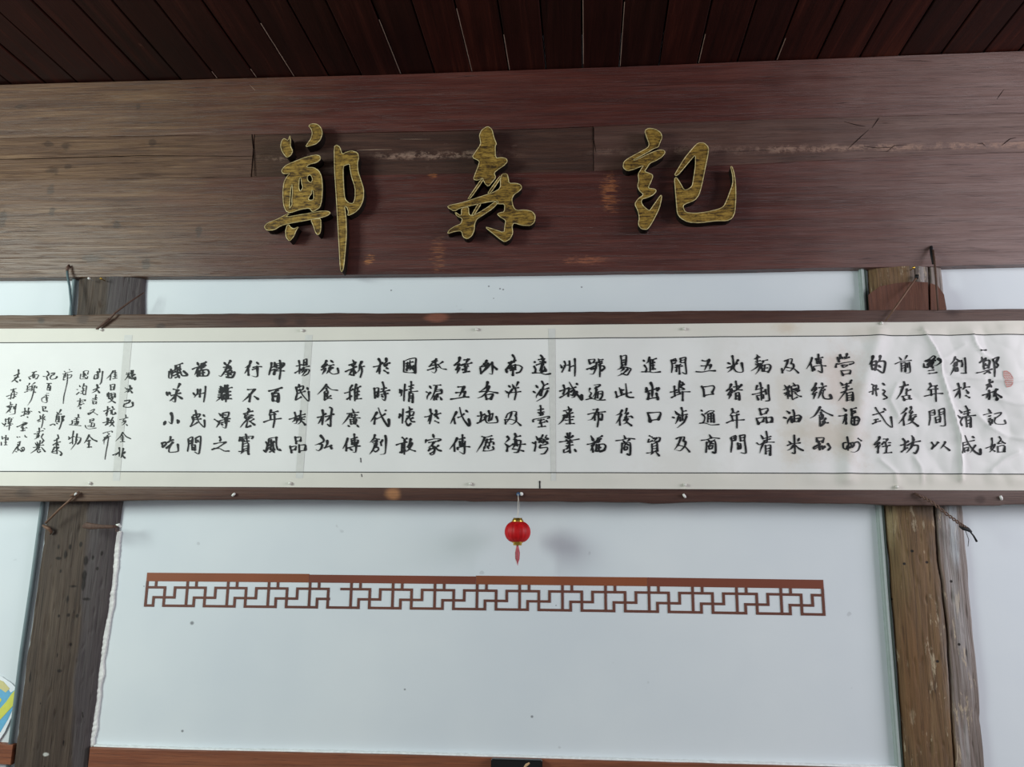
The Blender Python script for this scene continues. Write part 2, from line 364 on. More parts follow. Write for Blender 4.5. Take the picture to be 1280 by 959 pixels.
# ------------------------------------------------------------------ posts
def post(name, left, right, mat, label, depth, seed, crack=None):
    L = [at(x, y, Y_WALL-.02) for x, y in left]; R = [at(x, y, Y_WALL-.02) for x, y in right]
    lz = sorted([(p.z, p.x) for p in L]); rz = sorted([(p.z, p.x) for p in R])
    z0 = -1.0; xm_ = (L[0].x+R[0].x)/2; z1 = lerp_pts(bb, xm_)+.0005
    nz, nu = 330, 110
    vs, fs = [], []
    for j in range(nz+1):
        z = z0+(z1-z0)*j/nz
        a = lerp_pts(lz, z)+noise.noise((z*9, seed, 0))*.004; b = lerp_pts(rz, z)+noise.noise((z*9, seed, 4))*.004
        ck = None
        if crack: ck = lerp_pts(crack, z)
        for i in range(nu+1):
            u = i/nu; x = a+(b-a)*u
            s = max(0, math.sin(pi*u))**.42
            y = Y_WALL-.002-(depth)*s
            if 0 < i < nu:
                y += noise.noise((x*30, z*3, seed))*.0028+noise.noise((x*90, z*7, seed+3))*.0012
                y += max(0, noise.noise((x*70, z*22, seed+9))-.36)*.010+max(0, noise.noise((x*110, z*9, seed+5))-.25)*.007
            if ck is not None:
                y += .030*math.exp(-((x-ck-noise.noise((z*14, 3, 1))*.003)/.0024)**2)*min(1, .45+max(0, noise.noise((z*2.5, 8, 1))+.75))
            vs.append((x, y, z))
    for j in range(nz):
        for i in range(nu):
            k = j*(nu+1)+i; fs.append((k, k+1, k+nu+2, k+nu+1))
    n0 = len(vs); vs += [(vs[0][0], Y_WALL, z0), (vs[nu][0], Y_WALL, z0)]
    e = empty(name, (bb_base(vs).x, Y_WALL-.02, z0), label, 'post')
    mesh('timber', vs, fs, mat, e, True)
    return e
def lpost_extra(t, c):
    t.pos(); W = t.noise(9, (2, 1, .6), 4)
    # cool grey on the right flank, following the leaning post
    d = t.math('SUBTRACT', t.x, t.math('ADD', at(106, 700, Y_POST).x, t.math('MULTIPLY', t.math('SUBTRACT', t.z, at(112, 700, Y_POST).z), -.03)))
    c = t.mix(t.math('MULTIPLY', t.step(t.math('ADD', d, t.math('MULTIPLY', t.math('SUBTRACT', W, .5), .05)), -.008, .012), .7), c, lin((80, 75, 78)))
    v = t.noise(30, (1.6, 1, .5), 3, .5); c = t.mix(t.step(v, .69, .72), c, lin((24, 17, 12)))
    wv_ = t.noise(30, (1, 1, 1), 2)
    for px, py, a, b in ((73, 684, 2, 3), (101, 681, 2, 3), (82, 693, 2, 5), (73, 698, 4, 2), (88, 684, 2, 3), (125, 692, 1.5, 3), (115, 697, 2, 3), (107, 702, 2.5, 8), (76, 714, 2, 2.5), (120, 711, 1.5, 2), (105, 718, 2.5, 6), (92, 733, 5, 2), (85, 748, 2, 5), (107, 749, 5, 2), (104, 730, 2, 7), (74, 770, 1.5, 2), (86, 769, 2, 2), (96, 770, 2, 2.5), (88, 806, 2, 2), (75, 839, 3, 2)):
        p = at(px, py, Y_POST); c = t.mix(t.math('MULTIPLY', t.blob(p.x, p.z, a*.0024, b*.0024, .5, wv_, .5), .85), c, lin((22, 16, 13)))
    p = at(58, 943, Y_POST); c = t.mix(t.blob(p.x, p.z, .013, .008, .25, W, .5), c, lin((190, 188, 182)))
    return c
M_LPOST = wood('left_post_wood', (42, 34, 29), (70, 58, 50), (102, 88, 76), 'Z', 1, .62, .25, lpost_extra, .003, .35, (140, 124, 104))
lp = [(98, 335), (96, 349), (93, 392), (58, 632), (33, 810), (14, 959)]
rp = [(180, 335), (179.5, 347), (178, 392), (150.5, 628), (144, 670), (137, 745), (126, 810), (118, 880), (112, 925), (110, 959)]
postl = post('timber_post', lp, rp, M_LPOST, 'dark grey-brown worm-eaten timber post with a grey pipe on its left side', .038, 11)
def rpost_extra(t, c):
    t.pos(); W = t.noise(7, (3, 1, .5), 5, .7)
    xm = t.math('ADD', at(1165, 640, Y_POST).x, t.math('MULTIPLY', t.math('SUBTRACT', t.z, at(1165, 640, Y_POST).z), -.0))
    d = t.math('ADD', t.math('SUBTRACT', t.x, xm), t.math('MULTIPLY', t.math('SUBTRACT', W, .5), .12))
    grey = t.ramp(t.noise(1.8, (40, 3, 1.2), 5, .7), [(.32, lin((84, 76, 70))), (.5, lin((122, 114, 110))), (.7, lin((168, 166, 166)))])
    c = t.mix(t.math('MULTIPLY', t.step(d, -.02, .03), .85), c, grey)
    v = t.noise(26, (1.5, 1, .35), 5, .75, .5); c = t.mix(t.math('MULTIPLY', t.step(v, .575, .66), .75), c, lin((184, 168, 142)))
    v2 = t.noise(17, (5, 1, .4), 4, .6, off=(4, 0, 2)); c = t.mix(t.math('MULTIPLY', t.step(v2, .60, .72), .7), c, lin((48, 33, 24)))
    for px, py, rx, ry, col, s in ((1193, 660, 6, 40, (176, 184, 188), .7), (1198, 760, 4, 60, (150, 148, 146), .5), (1117, 655, 6, 26, (176, 160, 120), .5), (1128, 700, 9, 50, (116, 98, 62), .5), (1140, 850, 14, 70, (120, 84, 52), .5), (1111, 760, 3, 120, (62, 44, 34), .6)):
        p = at(px, py, Y_POST); c = t.mix(t.math('MULTIPLY', t.blob(p.x, p.z, rx*.0025, ry*.0025, .6, t.noise(12, (4, 1, .6), 5, .7), .8), s), c, lin(col))
    for px, py in ((1159, 703), (1141, 689), (1119, 750), (1190, 727), (1172, 827), (1200, 806), (1132, 705)):
        p = at(px, py, Y_POST); c = t.mix(t.blob(p.x, p.z, .0045, .004, .3), c, lin((20, 14, 10)))
    p = at(1162, 636, Y_POST); c = t.mix(t.math('MULTIPLY', t.blob(p.x, p.z, .05, .03, .5, W, .5), .6), c, lin((52, 42, 36)))
    return c
M_RPOST = wood('right_post_wood', (70, 50, 33), (108, 82, 56), (142, 114, 80), 'Z', 1, .6, .3, rpost_extra, .004, .45, (176, 156, 124))
lp = [(1086, 320), (1087, 340), (1090, 385), (1107, 632), (1118, 760), (1122, 810), (1132, 959)]
rp = [(1178, 320), (1179, 340), (1183, 385), (1205, 632), (1210, 690), (1216, 760), (1221, 810), (1227, 880), (1233, 959)]
ck = sorted([(at(x, y, Y_POST).z, at(x, y, Y_POST).x) for x, y in ((1163, 330), (1164, 385), (1169, 632), (1173, 700), (1181, 760), (1186, 810), (1189, 870), (1194, 959))])
postr = post('timber_post', lp, rp, M_RPOST, 'weathered brown and grey timber post with a long vertical crack, pale trunking on its left', .036, 23, ck)
# red-brown board patched onto the right post above the scroll
M_PATCH = wood('patch_board_wood', (66, 38, 28), (94, 58, 44), (120, 80, 62), 'Z', 1.6, .6, .25, None, .0015, .2, (150, 100, 80))
def patch(name, pp, mat, Y, th, parent, curve=0.0):
    P = [at(x, y, Y) for x, y in pp]; n = len(P)
    cx_ = sum(p.x for p in P)/n; hw = max(abs(p.x-cx_) for p in P)
    f = [Vector((p.x, Y+curve*((p.x-cx_)/hw)**2, p.z)) for p in P]; b = [Vector((p.x, v.y+th, p.z)) for p, v in zip(P, f)]
    vs = f+b; tri = tessellate_polygon([[Vector((v.x, v.z, 0)) for v in f]])
    fs = [tuple(t) for t in tri]+[tuple(i+n for i in t)[::-1] for t in tri]+[(i, (i+1) % n, (i+1) % n+n, i+n) for i in range(n)]
    return mesh(name, vs, fs, mat, parent)
o = patch('patch_board', [(1086, 368), (1100, 358), (1120, 354), (1142, 352), (1160, 353), (1161, 400), (1088, 400)], M_PATCH, Y_POST-.006, .008, postr); o['label'] = 'smooth red-brown board with a curved top edge'
o = patch('patch_board', [(1163, 354), (1172, 357), (1180, 368), (1183, 385), (1184, 400), (1164, 400)], M_PATCH, Y_POST-.0045, .010, postr); o['label'] = 'narrow split piece of the same board'
# ragged flat margin of plaster along the left post
M_BEAD = plain('plaster_bead', (222, 221, 218), .85, .15)
vs, fs = [], []
for k in range(201):
    y = 664+(935-664)*k/200; x = lerp_pts([(628, 151), (670, 145.5), (745, 138.5), (810, 127.5), (880, 119.5), (925, 113.5), (960, 111)], y)
    l_ = at(x-1.5+noise.noise((k*.31, 2, 0))*2.0+noise.noise((k*.06, 4, 0))*2.0, y, Y_WALL-.010); r_ = at(x+3.6+noise.noise((k*.08, 9, 0))*1.6+noise.noise((k*.5, 7, 0))*.6, y, Y_WALL-.010)
    f_ = Y_WALL-.010-.0025*abs(noise.noise((k*.2, 1, 3)))
    vs += [(l_.x, Y_WALL, l_.z), (l_.x, f_, l_.z), (r_.x, f_+.003, r_.z), (r_.x+.001, Y_WALL, r_.z)]
for k in range(200):
    for q in range(3): fs.append((4*k+q, 4*k+q+1, 4*k+q+5, 4*k+q+4))
fs += [(3, 2, 1, 0), (800, 801, 802, 803)]
tag(mesh('trim_1', vs, fs, M_BEAD), kind='structure')

# pipes and trunking beside the posts
M_PIPE = plain('grey_pipe_plastic', (104, 119, 122), .4, .4, 0, .06)
pp = [(96.5, 335), (94.5, 352), (90.5, 392), (73, 520), (55, 630), (43, 720), (29, 815), (20, 888), (11, 965)]
pipe = tube('grey_pipe', [at(x-1.6, y, Y_WALL-.010) for x, y in pp], .0072, M_PIPE, None, 16)
tag(pipe, 'thin grey plastic pipe running up the left edge of the dark post', 'pipe')
M_TRUNK = plain('trunking_plastic', (158, 169, 165), .5, .3, 0, .05)
M_TRUNKD = plain('trunking_edge_shade', (58, 72, 64), .6, .3, 0, .1)
tr = empty('cable_trunking', at(1126, 959, Y_WALL-.015), 'pale green-white vertical cable trunking against the left side of the cracked post', 'trunking')
def vstrip(name, x0f, wpx, Yf, mat, parent):
    pts = [(1077.5, 330), (1077.5+7*.2, 350), (1100, 632), (1109.5, 760), (1113.5, 810), (1125.5, 965)]
    vs, fs = [], []
    for x, y in pts:
        a = at(x+x0f, y, Y_WALL-.015).x; b = at(x+x0f+wpx, y, Y_WALL-.015).x; z = at(x, y, Y_WALL-.015).z
        vs += [(a, Y_WALL, z), (a, Yf+.002, z), (a+.0015, Yf, z), (b-.0015, Yf, z), (b, Yf+.002, z), (b, Y_WALL, z)]
    for j in range(len(pts)-1):
        for k in range(5): fs.append((j*6+k, (j+1)*6+k, (j+1)*6+k+1, j*6+k+1))
    fs += [tuple(range(6)), tuple(range(6*len(pts)-6, 6*len(pts)))[::-1]]
    return mesh(name, vs, fs, mat, parent)
vstrip('channel', -3.8, 5.6, Y_WALL-.017, M_TRUNK, tr)
vstrip('lid', -2.6, 2.4, Y_WALL-.020, M_TRUNK, tr)
vstrip('edge_gap_shade', 1.8, 3.6, Y_WALL-.012, M_TRUNKD, tr)  # trunking's dark green line, widened to paint the shaded gap beside the post

# wooden rail along the bottom of the white panel
M_DADO = wood('bottom_rail_wood', (82, 42, 26), (122, 68, 44), (150, 92, 62), 'X', 1.2, .5, .35, None, .0012, .25, (190, 150, 120))
dt = edge([(100, 934), (125, 935), (266, 939), (500, 944), (760, 951.5), (1130, 962)], Y_WALL-.03)
o = board('trim_2', dt, off(dt, -.09), at(112, 940, 2.57).x, at(1128, 960, 2.57).x, Y_WALL-.03, Y_WALL, M_DADO, None, 60, .003, .0008, 0, 8); tag(o, kind='structure')
dl = edge([(-60, 928), (0, 930), (12, 931)], Y_WALL-.02)
o = board('trim_3', dl, off(dl, -.06), at(-60, 930, 2.58).x, at(16, 931, 2.58).x, Y_WALL-.02, Y_WALL, M_DADO, None, 10, .002, .0006, 0, 9); tag(o, kind='structure')
M_LEDGE = plain('white_ledge', (228, 232, 232), .6, .3)
dm = edge([(112, 931.5), (125, 932.8), (266, 936.8), (500, 941.5), (760, 949), (1130, 959.5)], Y_WALL-.022)
o = board('trim_4', dm, off(dm, -.012), at(114, 940, 2.57).x, at(1124, 960, 2.57).x, Y_WALL-.020, Y_WALL, M_LEDGE, None, 60, .002, .0008, 0, 8); tag(o, kind='structure')
# black plaque standing over the rail, gilt stroke at its top
M_BLACK = plain('black_lacquer', (14, 12, 12), .35, .4)
pq = empty('hanging_plaque', at(646, 985, 2.55), 'black wooden plaque with a gilt character, its top edge over the bottom rail', 'plaque')
a, b = at(614, 948.5, 2.555), at(678, 951.0, 2.555)
box('board', (a.x, 2.548, a.z-.18), (b.x, 2.569, a.z), M_BLACK, pq, .003)
M_GILT2 = plain('gilt_paint', (196, 160, 120), .4, .4)
vs, fs = tube_data([at(655, 960, 2.5475), at(658, 956.5, 2.5475), at(662, 954, 2.5475)], [.002, .004, .0025], 8, .3)
mesh('gilt_stroke', vs, fs, M_GILT2, pq)

# poster corner at the lower left
M_PW = plain('poster_white', (228, 232, 236), .5, .3, 0, .03); M_PB = plain('poster_blue', (104, 170, 205), .5, .3, 0, .05)
M_PY = plain('poster_yellow', (206, 206, 92), .5, .3, 0, .05); M_PT = plain('poster_sand', (205, 196, 140), .5, .3, 0, .05)
po = empty('wall_poster', at(-10, 945, 2.592), 'white-edged blue and yellow poster card on the wall left of the grey pipe', 'poster')
patch('card', [(-60, 838), (-20, 842), (2, 846), (14, 854), (22, 862), (20, 880), (14, 897), (6, 915), (-2, 927), (-60, 936)], M_PW, 2.594, .003, po)
patch('blue_field', [(-60, 850), (0, 852), (9, 860), (13, 866), (21, 861), (18, 882), (10, 899), (0, 916), (-60, 925)], M_PB, 2.5934, .0006, po)
patch('sand_arc', [(-60, 846), (-6, 848), (4, 852), (12, 861), (7, 866), (0, 861), (-8, 857), (-60, 855)], M_PT, 2.5930, .0006, po)
patch('yellow_band', [(14, 868), (21, 860), (20, 878), (12, 887), (0, 900), (-12, 910), (-20, 903), (0, 886), (8, 877)], M_PY, 2.5927, .0006, po)
patch('yellow_band', [(-20, 868), (-2, 870), (2, 875), (-1, 880), (-20, 884)], M_PY, 2.5927, .0006, po)

# ------------------------------------------------------------------ flat fretwork border stuck on the wall
def fret_mat(name, a, b):
    t = NT(name, .4, .4); t.pos(); n = t.noise(3, (1, 1, 1), 3)
    return t.out(t.ramp(n, [(.3, lin(a)), (.7, lin(b))]))
M_FB = [fret_mat('fret_band_brown', (124, 66, 36), (138, 74, 42)), fret_mat('fret_band_dark', (110, 56, 38), (122, 62, 42))]
M_FL = fret_mat('fret_bar_brown', (94, 54, 43), (108, 64, 50))
Y_F = Y_WALL-.0012
ft = edge([(184, 716), (320, 717), (480, 718.3), (640, 720.3), (800, 721.8), (960, 723.4), (1029, 725)], Y_WALL)
fb = edge([(179, 758.5), (320, 760), (640, 763.6), (800, 766), (1032, 770)], Y_WALL)
X0, X1 = at(184, 716, Y_WALL).x, at(1029, 725, Y_WALL).x
XB0, XB1 = at(179, 758.5, Y_WALL).x, at(1032, 770, Y_WALL).x
P = (X1-X0)/16
def fz(x, v): return lerp_pts(ft, x)*(1-v)+lerp_pts(fb, x)*v
def fbox(x0, x1, v0, v1):
    """flat bar from x0..x1 and depth fraction v0..v1 (0 top edge, 1 bottom edge)"""
    vs = []
    for y in (Y_F, Y_WALL):
        for x, v in ((x0, v0), (x1, v0), (x1, v1), (x0, v1)): vs.append((x, y, fz(x, v)))
    return vs, [(0, 1, 2, 3), (7, 6, 5, 4), (0, 4, 5, 1), (1, 5, 6, 2), (2, 6, 7, 3), (3, 7, 4, 0)]
h = .0042; hv = .0038/.105; V1, V2, V3, VB = .43, .72, 1.0-hv, .25
def hb(x0, x1, v): return fbox(x0-h, x1+h, v-hv, v+hv)
def vb(x, v0, v1):
    vs, fs = fbox(x-h, x+h, v0, v1); return [(a, y-(.0003 if y < Y_WALL else 0), z) for a, y, z in vs], fs
flabels = ['first length of brown fretwork border from the left, ending at the dark post', 'second length of fretwork border from the left, with a broken gap in its pattern', 'third length of fretwork border, directly below the red lantern', 'rightmost length of fretwork border, nearest the cracked post']
for s in range(4):
    a, b = X0+4*P*s, X0+4*P*(s+1)
    e = empty('fretwork_border', (a+2*P, Y_F, fz(a+2*P, 1)), flabels[s], 'wall border', 'brown fretwork border strips on the white wall')
    vs, fs = fbox(a+.0004, b-.0004, 0 if s != 1 else .02, VB); mesh('top_band', vs, fs, M_FB[s % 2 if s else 0], e)
    D = []
    for c in range(4):
        x = a+c*P; gap = (s == 1 and c == 0)
        D += [vb(x+h, VB, 1), vb(x+.25*P, VB, V1), hb(x+h, x+.48*P, V1), vb(x+.48*P, V1, 1), vb(x+.22*P, V2, 1), hb(x+h, x+.22*P, V3), hb(x+.48*P, x+P-h, V3)]
        if gap: D += [hb(x+.22*P, x+.5*P, V2), hb(x+.80*P, x+P-h, V1)]
        else: D += [hb(x+.22*P, x+.73*P, V2), vb(x+.73*P, V1, V2), hb(x+.73*P, x+P-h, V1)]
    if s == 3: D.append(vb(b-h, VB, 1))
    vs, fs = join(D); mesh('lattice', vs, fs, M_FL, e)

# ------------------------------------------------------------------ rails that carry the scroll
def rail_extra(t, c):
    t.pos(); W = t.noise(6, (1, 1, 3), 3)
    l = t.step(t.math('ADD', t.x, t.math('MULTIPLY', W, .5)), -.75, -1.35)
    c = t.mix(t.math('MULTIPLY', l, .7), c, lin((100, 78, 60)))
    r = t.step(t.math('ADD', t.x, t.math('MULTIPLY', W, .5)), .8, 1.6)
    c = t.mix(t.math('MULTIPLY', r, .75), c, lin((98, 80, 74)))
    for px, py, a, b, col in ((492, 618, 9, 7, (176, 122, 80)), (548, 397, 14, 5, (140, 84, 66)), (104, 399, 8, 6, (60, 42, 32)), (351, 402, 8, 5, (50, 26, 20)), (377, 402, 8, 5, (50, 26, 20)), (52, 401, 5, 4, (44, 30, 22)), (201, 408, 6, 4, (50, 34, 26)), (1190, 390, 11, 7, (52, 34, 30)), (1225, 625, 6, 5, (60, 40, 34)), (30, 615, 12, 6, (60, 42, 32))):
        p = at(px, py, Y_RAIL); c = t.mix(t.math('MULTIPLY', t.blob(p.x, p.z, a*.0025, b*.0025, .5, W, .5), .75), c, lin(col))
    sc = t.noise(8, (1, 1, 20), 6, .8, off=(3, 0, 2)); c = t.mix(t.math('MULTIPLY', t.step(sc, .68, .76), .45), c, lin((160, 116, 90)))
    return c
M_RAIL = wood('scroll_rail_wood', (44, 24, 19), (68, 40, 32), (96, 64, 50), 'X', 1.2, .5, .35, rail_extra, .0014)
rt_ = edge([(-60, 394.5), (0, 394), (320, 391.8), (480, 391.2), (640, 390.3), (800, 389), (960, 388), (1100, 387.3), (1280, 386)], Y_RAIL)
ru = edge([(-60, 422), (0, 421.5), (640, 417), (1280, 412)], Y_RAIL)
xl2, xr2 = at(-70, 400, Y_RAIL).x, at(1350, 400, Y_RAIL).x
up_rail = empty('wooden_rail', (0, Y_RAIL, at(640, 417, Y_RAIL).z), 'long thin dark wooden rail along the top edge of the scroll', 'rail')
board('batten', rt_, ru, xl2, xr2, Y_RAIL, Y_RAIL+.034, M_RAIL, up_rail, 200, .003, .0014, .002, 12)
lt = edge([(-60, 597), (0, 597), (640, 600), (1280, 603)], Y_RAIL)
lb = edge([(-60, 627.5), (0, 627.5), (200, 625.2), (320, 624.5), (480, 625.2), (580, 625.8), (590, 627.2), (700, 627.0), (800, 627.5), (815, 629.5), (840, 629.3), (860, 627.8), (960, 628.2), (1090, 630.2), (1120, 632.0), (1250, 632), (1253, 630.5), (1280, 630.5)], Y_RAIL)
lo_rail = empty('wooden_rail', (0, Y_RAIL, at(640, 627, Y_RAIL).z), 'long thin dark wooden rail along the bottom edge of the scroll, lantern hanging from it', 'rail')
board('batten', lt, lb, xl2, xr2, Y_RAIL, Y_RAIL+.034, M_RAIL, lo_rail, 260, .003, .0014, .003, 14)
M_NODE = plain('pale_chip', (170, 130, 92), .7, .2, 0, .3)
# ------------------------------------------------------------------ scroll
creases = []   # (world polyline, width, height)
def crease(pp, wd, ht): creases.append(([(lambda p: (p.x, p.z))(at(x, y, Y_PAPER)) for x, y in pp], wd, ht*1.5))
crease([(1101, 405), (1096, 432), (1086, 460), (1077, 490), (1064, 545), (1058, 600)], .026, .0075)
crease([(1152, 412), (1166, 434), (1173, 450), (1176, 470), (1190, 514), (1199, 546), (1201, 600)], .0085, .0065)
crease([(1214, 418), (1219, 432), (1228, 444), (1240, 450)], .008, .0045)
crease([(1240, 474), (1262, 477), (1300, 474)], .008, .0035)
crease([(1240, 497), (1266, 505), (1300, 508)], .010, .0035)
crease([(1180, 470), (1230, 474)], .007, .0025)
crease([(1100, 575), (1118, 590), (1122, 612)], .008, .0035)
crease([(1142, 572), (1150, 585), (1153, 605)], .007, .003)
crease([(1238, 588), (1255, 574), (1272, 566)], .010, .004)
crease([(1121, 480), (1112, 500), (1122, 520)], .010, .003)
crease([(1222, 520), (1236, 534), (1256, 545), (1290, 552)], .008, .003)
crease([(1205, 432), (1170, 455)], .010, .002)
crease([(900, 412), (896, 500), (905, 608)], .05, .002)
crease([(760, 412), (765, 608)], .06, .002)
crease([(1020, 470), (1010, 540), (1020, 600)], .04, .003)
XW0 = at(1000, 500, Y_PAPER).x
ZP0, ZP1 = at(640, 610, Y_PAPER).z, at(640, 406, Y_PAPER).z
def paper_y(x, z):
    h_ = 0.0
    for pl, wd, ht in creases:
        if x < pl[0][0]-.25 and x < pl[-1][0]-.25: continue
        best = 9
        for (ax, az), (bx, bz) in zip(pl, pl[1:]):
            dx, dz = bx-ax, bz-az; t = max(0, min(1, ((x-ax)*dx+(z-az)*dz)/(dx*dx+dz*dz)))
            best = min(best, math.hypot(x-ax-dx*t, z-az-dz*t))
        if best < wd*3: h_ += ht*(math.exp(-(best/wd)**2) if wd > .012 else 1.25*math.exp(-abs(best/wd)*1.3))
    g = min(1, max(0, (x-XW0)/.35))
    h_ += noise.noise((x*2.2, z*1.2, 1))*.0018 + .0010
    if g: h_ += g*(abs(noise.noise((x*9, z*7, 2)))*.010+abs(noise.noise((x*17, z*13, 6)))*.005+noise.noise((x*30, z*24, 3))*.0014)
    e = min(1.0, min(z-ZP0, ZP1-z)/.03); e = max(.25, e)
    return Y_PAPER-max(0, h_)*e
pt = edge([(-60, 411.3), (0, 411), (160, 410.5), (320, 409.6), (480, 408.6), (640, 406.8), (800, 405.4), (960, 403.8), (1120, 403), (1280, 401)], Y_PAPER)
pl1 = edge([(-60, 429), (0, 428.7), (320, 427.3), (640, 424), (960, 420.8), (1120, 420), (1280, 418.7)], Y_PAPER)
pl2 = edge([(-60, 589.4), (0, 589.5), (320, 590.2), (640, 590.9), (960, 591.6), (1280, 593.2)], Y_PAPER)
pb = edge([(-60, 607.3), (0, 607.5), (320, 609), (640, 610.5), (800, 611.2), (960, 612), (1280, 613.3)], Y_PAPER)
def sheet(name, top, bot, x0, x1, mat, parent, dy=0.0, res=.005, th=0.0):
    nx = max(2, int((x1-x0)/res)); vs, fs = [], []
    hgt = abs(lerp_pts(top, (x0+x1)/2)-lerp_pts(bot, (x0+x1)/2)); nz = max(1, int(hgt/res))
    for i in range(nx+1):
        x = x0+(x1-x0)*i/nx; a, b = lerp_pts(top, x), lerp_pts(bot, x)
        for j in range(nz+1):
            z = a+(b-a)*j/nz; vs.append((x, paper_y(x, z)-dy, z))
    for i in range(nx):
        for j in range(nz):
            k = i*(nz+1)+j; fs.append((k, k+nz+1, k+nz+2, k+1)[::-1])
    return mesh(name, vs, fs, mat, parent, True)
def paper_mat(name, a, b, stains=True):
    t = NT(name, .8, .15); t.pos()
    n = t.noise(3, (1, 1, 1), 4); f = t.noise(60, (1, 1, 3), 3)
    c = t.ramp(n, [(.3, lin(a)), (.7, lin(b))])
    if stains:
        W = t.noise(13, (1, 1, 1), 5, .65)
        for px, py, rx, ry, col, s in ((985, 410, 14, 7, (196, 180, 160), .6), (1048, 470, 22, 34, (200, 180, 168), .5), (1030, 548, 34, 26, (190, 176, 156), .55), (985, 520, 12, 60, (205, 196, 182), .5), (905, 500, 30, 80, (208, 206, 200), .4), (975, 480, 45, 45, (208, 204, 196), .4), (1080, 418, 20, 8, (206, 198, 186), .4), (1060, 505, 18, 60, (204, 192, 182), .45), (860, 580, 40, 30, (206, 202, 194), .35)):
            p = at(px, py, Y_PAPER); c = t.mix(t.math('MULTIPLY', t.blob(p.x, p.z, rx*.0025, ry*.0025, .75, W, .8), s), c, lin(col))
    return t.out(c, None, t.bump(f, .12, .0005))
M_PAPER = paper_mat('xuan_paper', (218, 217, 215), (228, 227, 225))
M_BORD = paper_mat('mounting_silk', (208, 204, 196), (218, 214, 204))
M_SEAM = plain('seam_strip_grey', (205, 204, 200), .8, .15, 0, .04)
M_INKL = plain('ruled_line_ink', (70, 72, 70), .8, .2)
M_INK = plain('black_ink', (24, 25, 27), .62, .3)
M_INKG = plain('thin_black_ink', (42, 46, 44), .65, .25)
xs0, xs1 = at(-62, 500, Y_PAPER).x, at(1345, 500, Y_PAPER).x
scroll = empty('calligraphy_scroll', (0, Y_PAPER, at(640, 610, Y_PAPER).z), 'very long white handscroll of black Chinese calligraphy hung between two wooden rails', 'scroll')
sheet('paper', off(pl1, -.0006), off(pl2, .0006), xs0, xs1, M_PAPER, scroll, 0, .0042)
sheet('mounting_border', pt, off(pl1, -.0004), xs0, xs1, M_BORD, scroll, .0002, .006)
sheet('mounting_border', off(pl2, .0004), pb, xs0, xs1, M_BORD, scroll, .0002, .006)
sheet('ruled_line', off(pl1, .0016), off(pl1, -.0014), xs0, xs1, M_INKL, scroll, .0009, .006)
sheet('ruled_line', off(pl2, .0016), off(pl2, -.0014), xs0, xs1, M_INKL, scroll, .0009, .006)
# joint strips pasted across the paper (slightly leaning)
def seam(t0, t1, b0, b1, yt, yb):
    vs, fs = [], []; n = 50
    for j in range(n+1):
        u = j/n; y = yt+(yb-yt)*u
        for x in (t0+(b0-t0)*u, t1+(b1-t1)*u):
            p = at(x, y, Y_PAPER); vs.append((p.x, paper_y(p.x, p.z)-.0007, p.z))
    for j in range(n): fs.append((2*j, 2*j+2, 2*j+3, 2*j+1))
    mesh('seam_strip', vs, fs, M_SEAM, scroll, True)
seam(156, 166, 141, 150, 419, 601)
seam(382, 391, 370, 379, 419, 598)
seam(685.5, 694, 689, 695, 411, 601)
# seal
M_SEAL = plain('vermilion_seal_paste', (204, 152, 146), .8, .15, 0, .2, 400)
sp = [(1253, 464), (1257, 464), (1261, 467), (1264, 473), (1264, 480), (1262, 484), (1257, 485), (1254, 478), (1253, 471)]
PP = [at(x, y, Y_PAPER) for x, y in sp]; fr = [Vector((p.x, paper_y(p.x, p.z)-.0012, p.z)) for p in PP]
D = []
for k in range(9):
    y0 = 464.6+k*2.25
    xa_ = 1253.4+max(0, k-5)*1.1; xb_ = 1258.5+min(5.2, k*1.5) if k < 8 else 1261
    x_ = xa_
    while x_ < xb_:
        ln = random.uniform(1.0, 2.6)
        q = [at(x, y, Y_PAPER) for x, y in ((x_, y0), (min(xb_, x_+ln), y0+.2), (min(xb_, x_+ln), y0+1.7), (x_, y0+1.5))]
        D.append(([(p.x, paper_y(p.x, p.z)-.0014, p.z) for p in q], [(0, 1, 2, 3)])); x_ += ln+random.uniform(.2, .6)
n = len(fr); rimv = []
for k in range(n):
    a, b = fr[k], fr[(k+1) % n]; cc = sum(fr, Vector())/n
    D.append(([a, b, b+(cc-b)*.16, a+(cc-a)*.16], [(0, 1, 2, 3)]))
vs, fs = join(D); o = mesh('seal_stamp', vs, fs, M_SEAL, scroll); o['label'] = 'small faded red oval seal print'
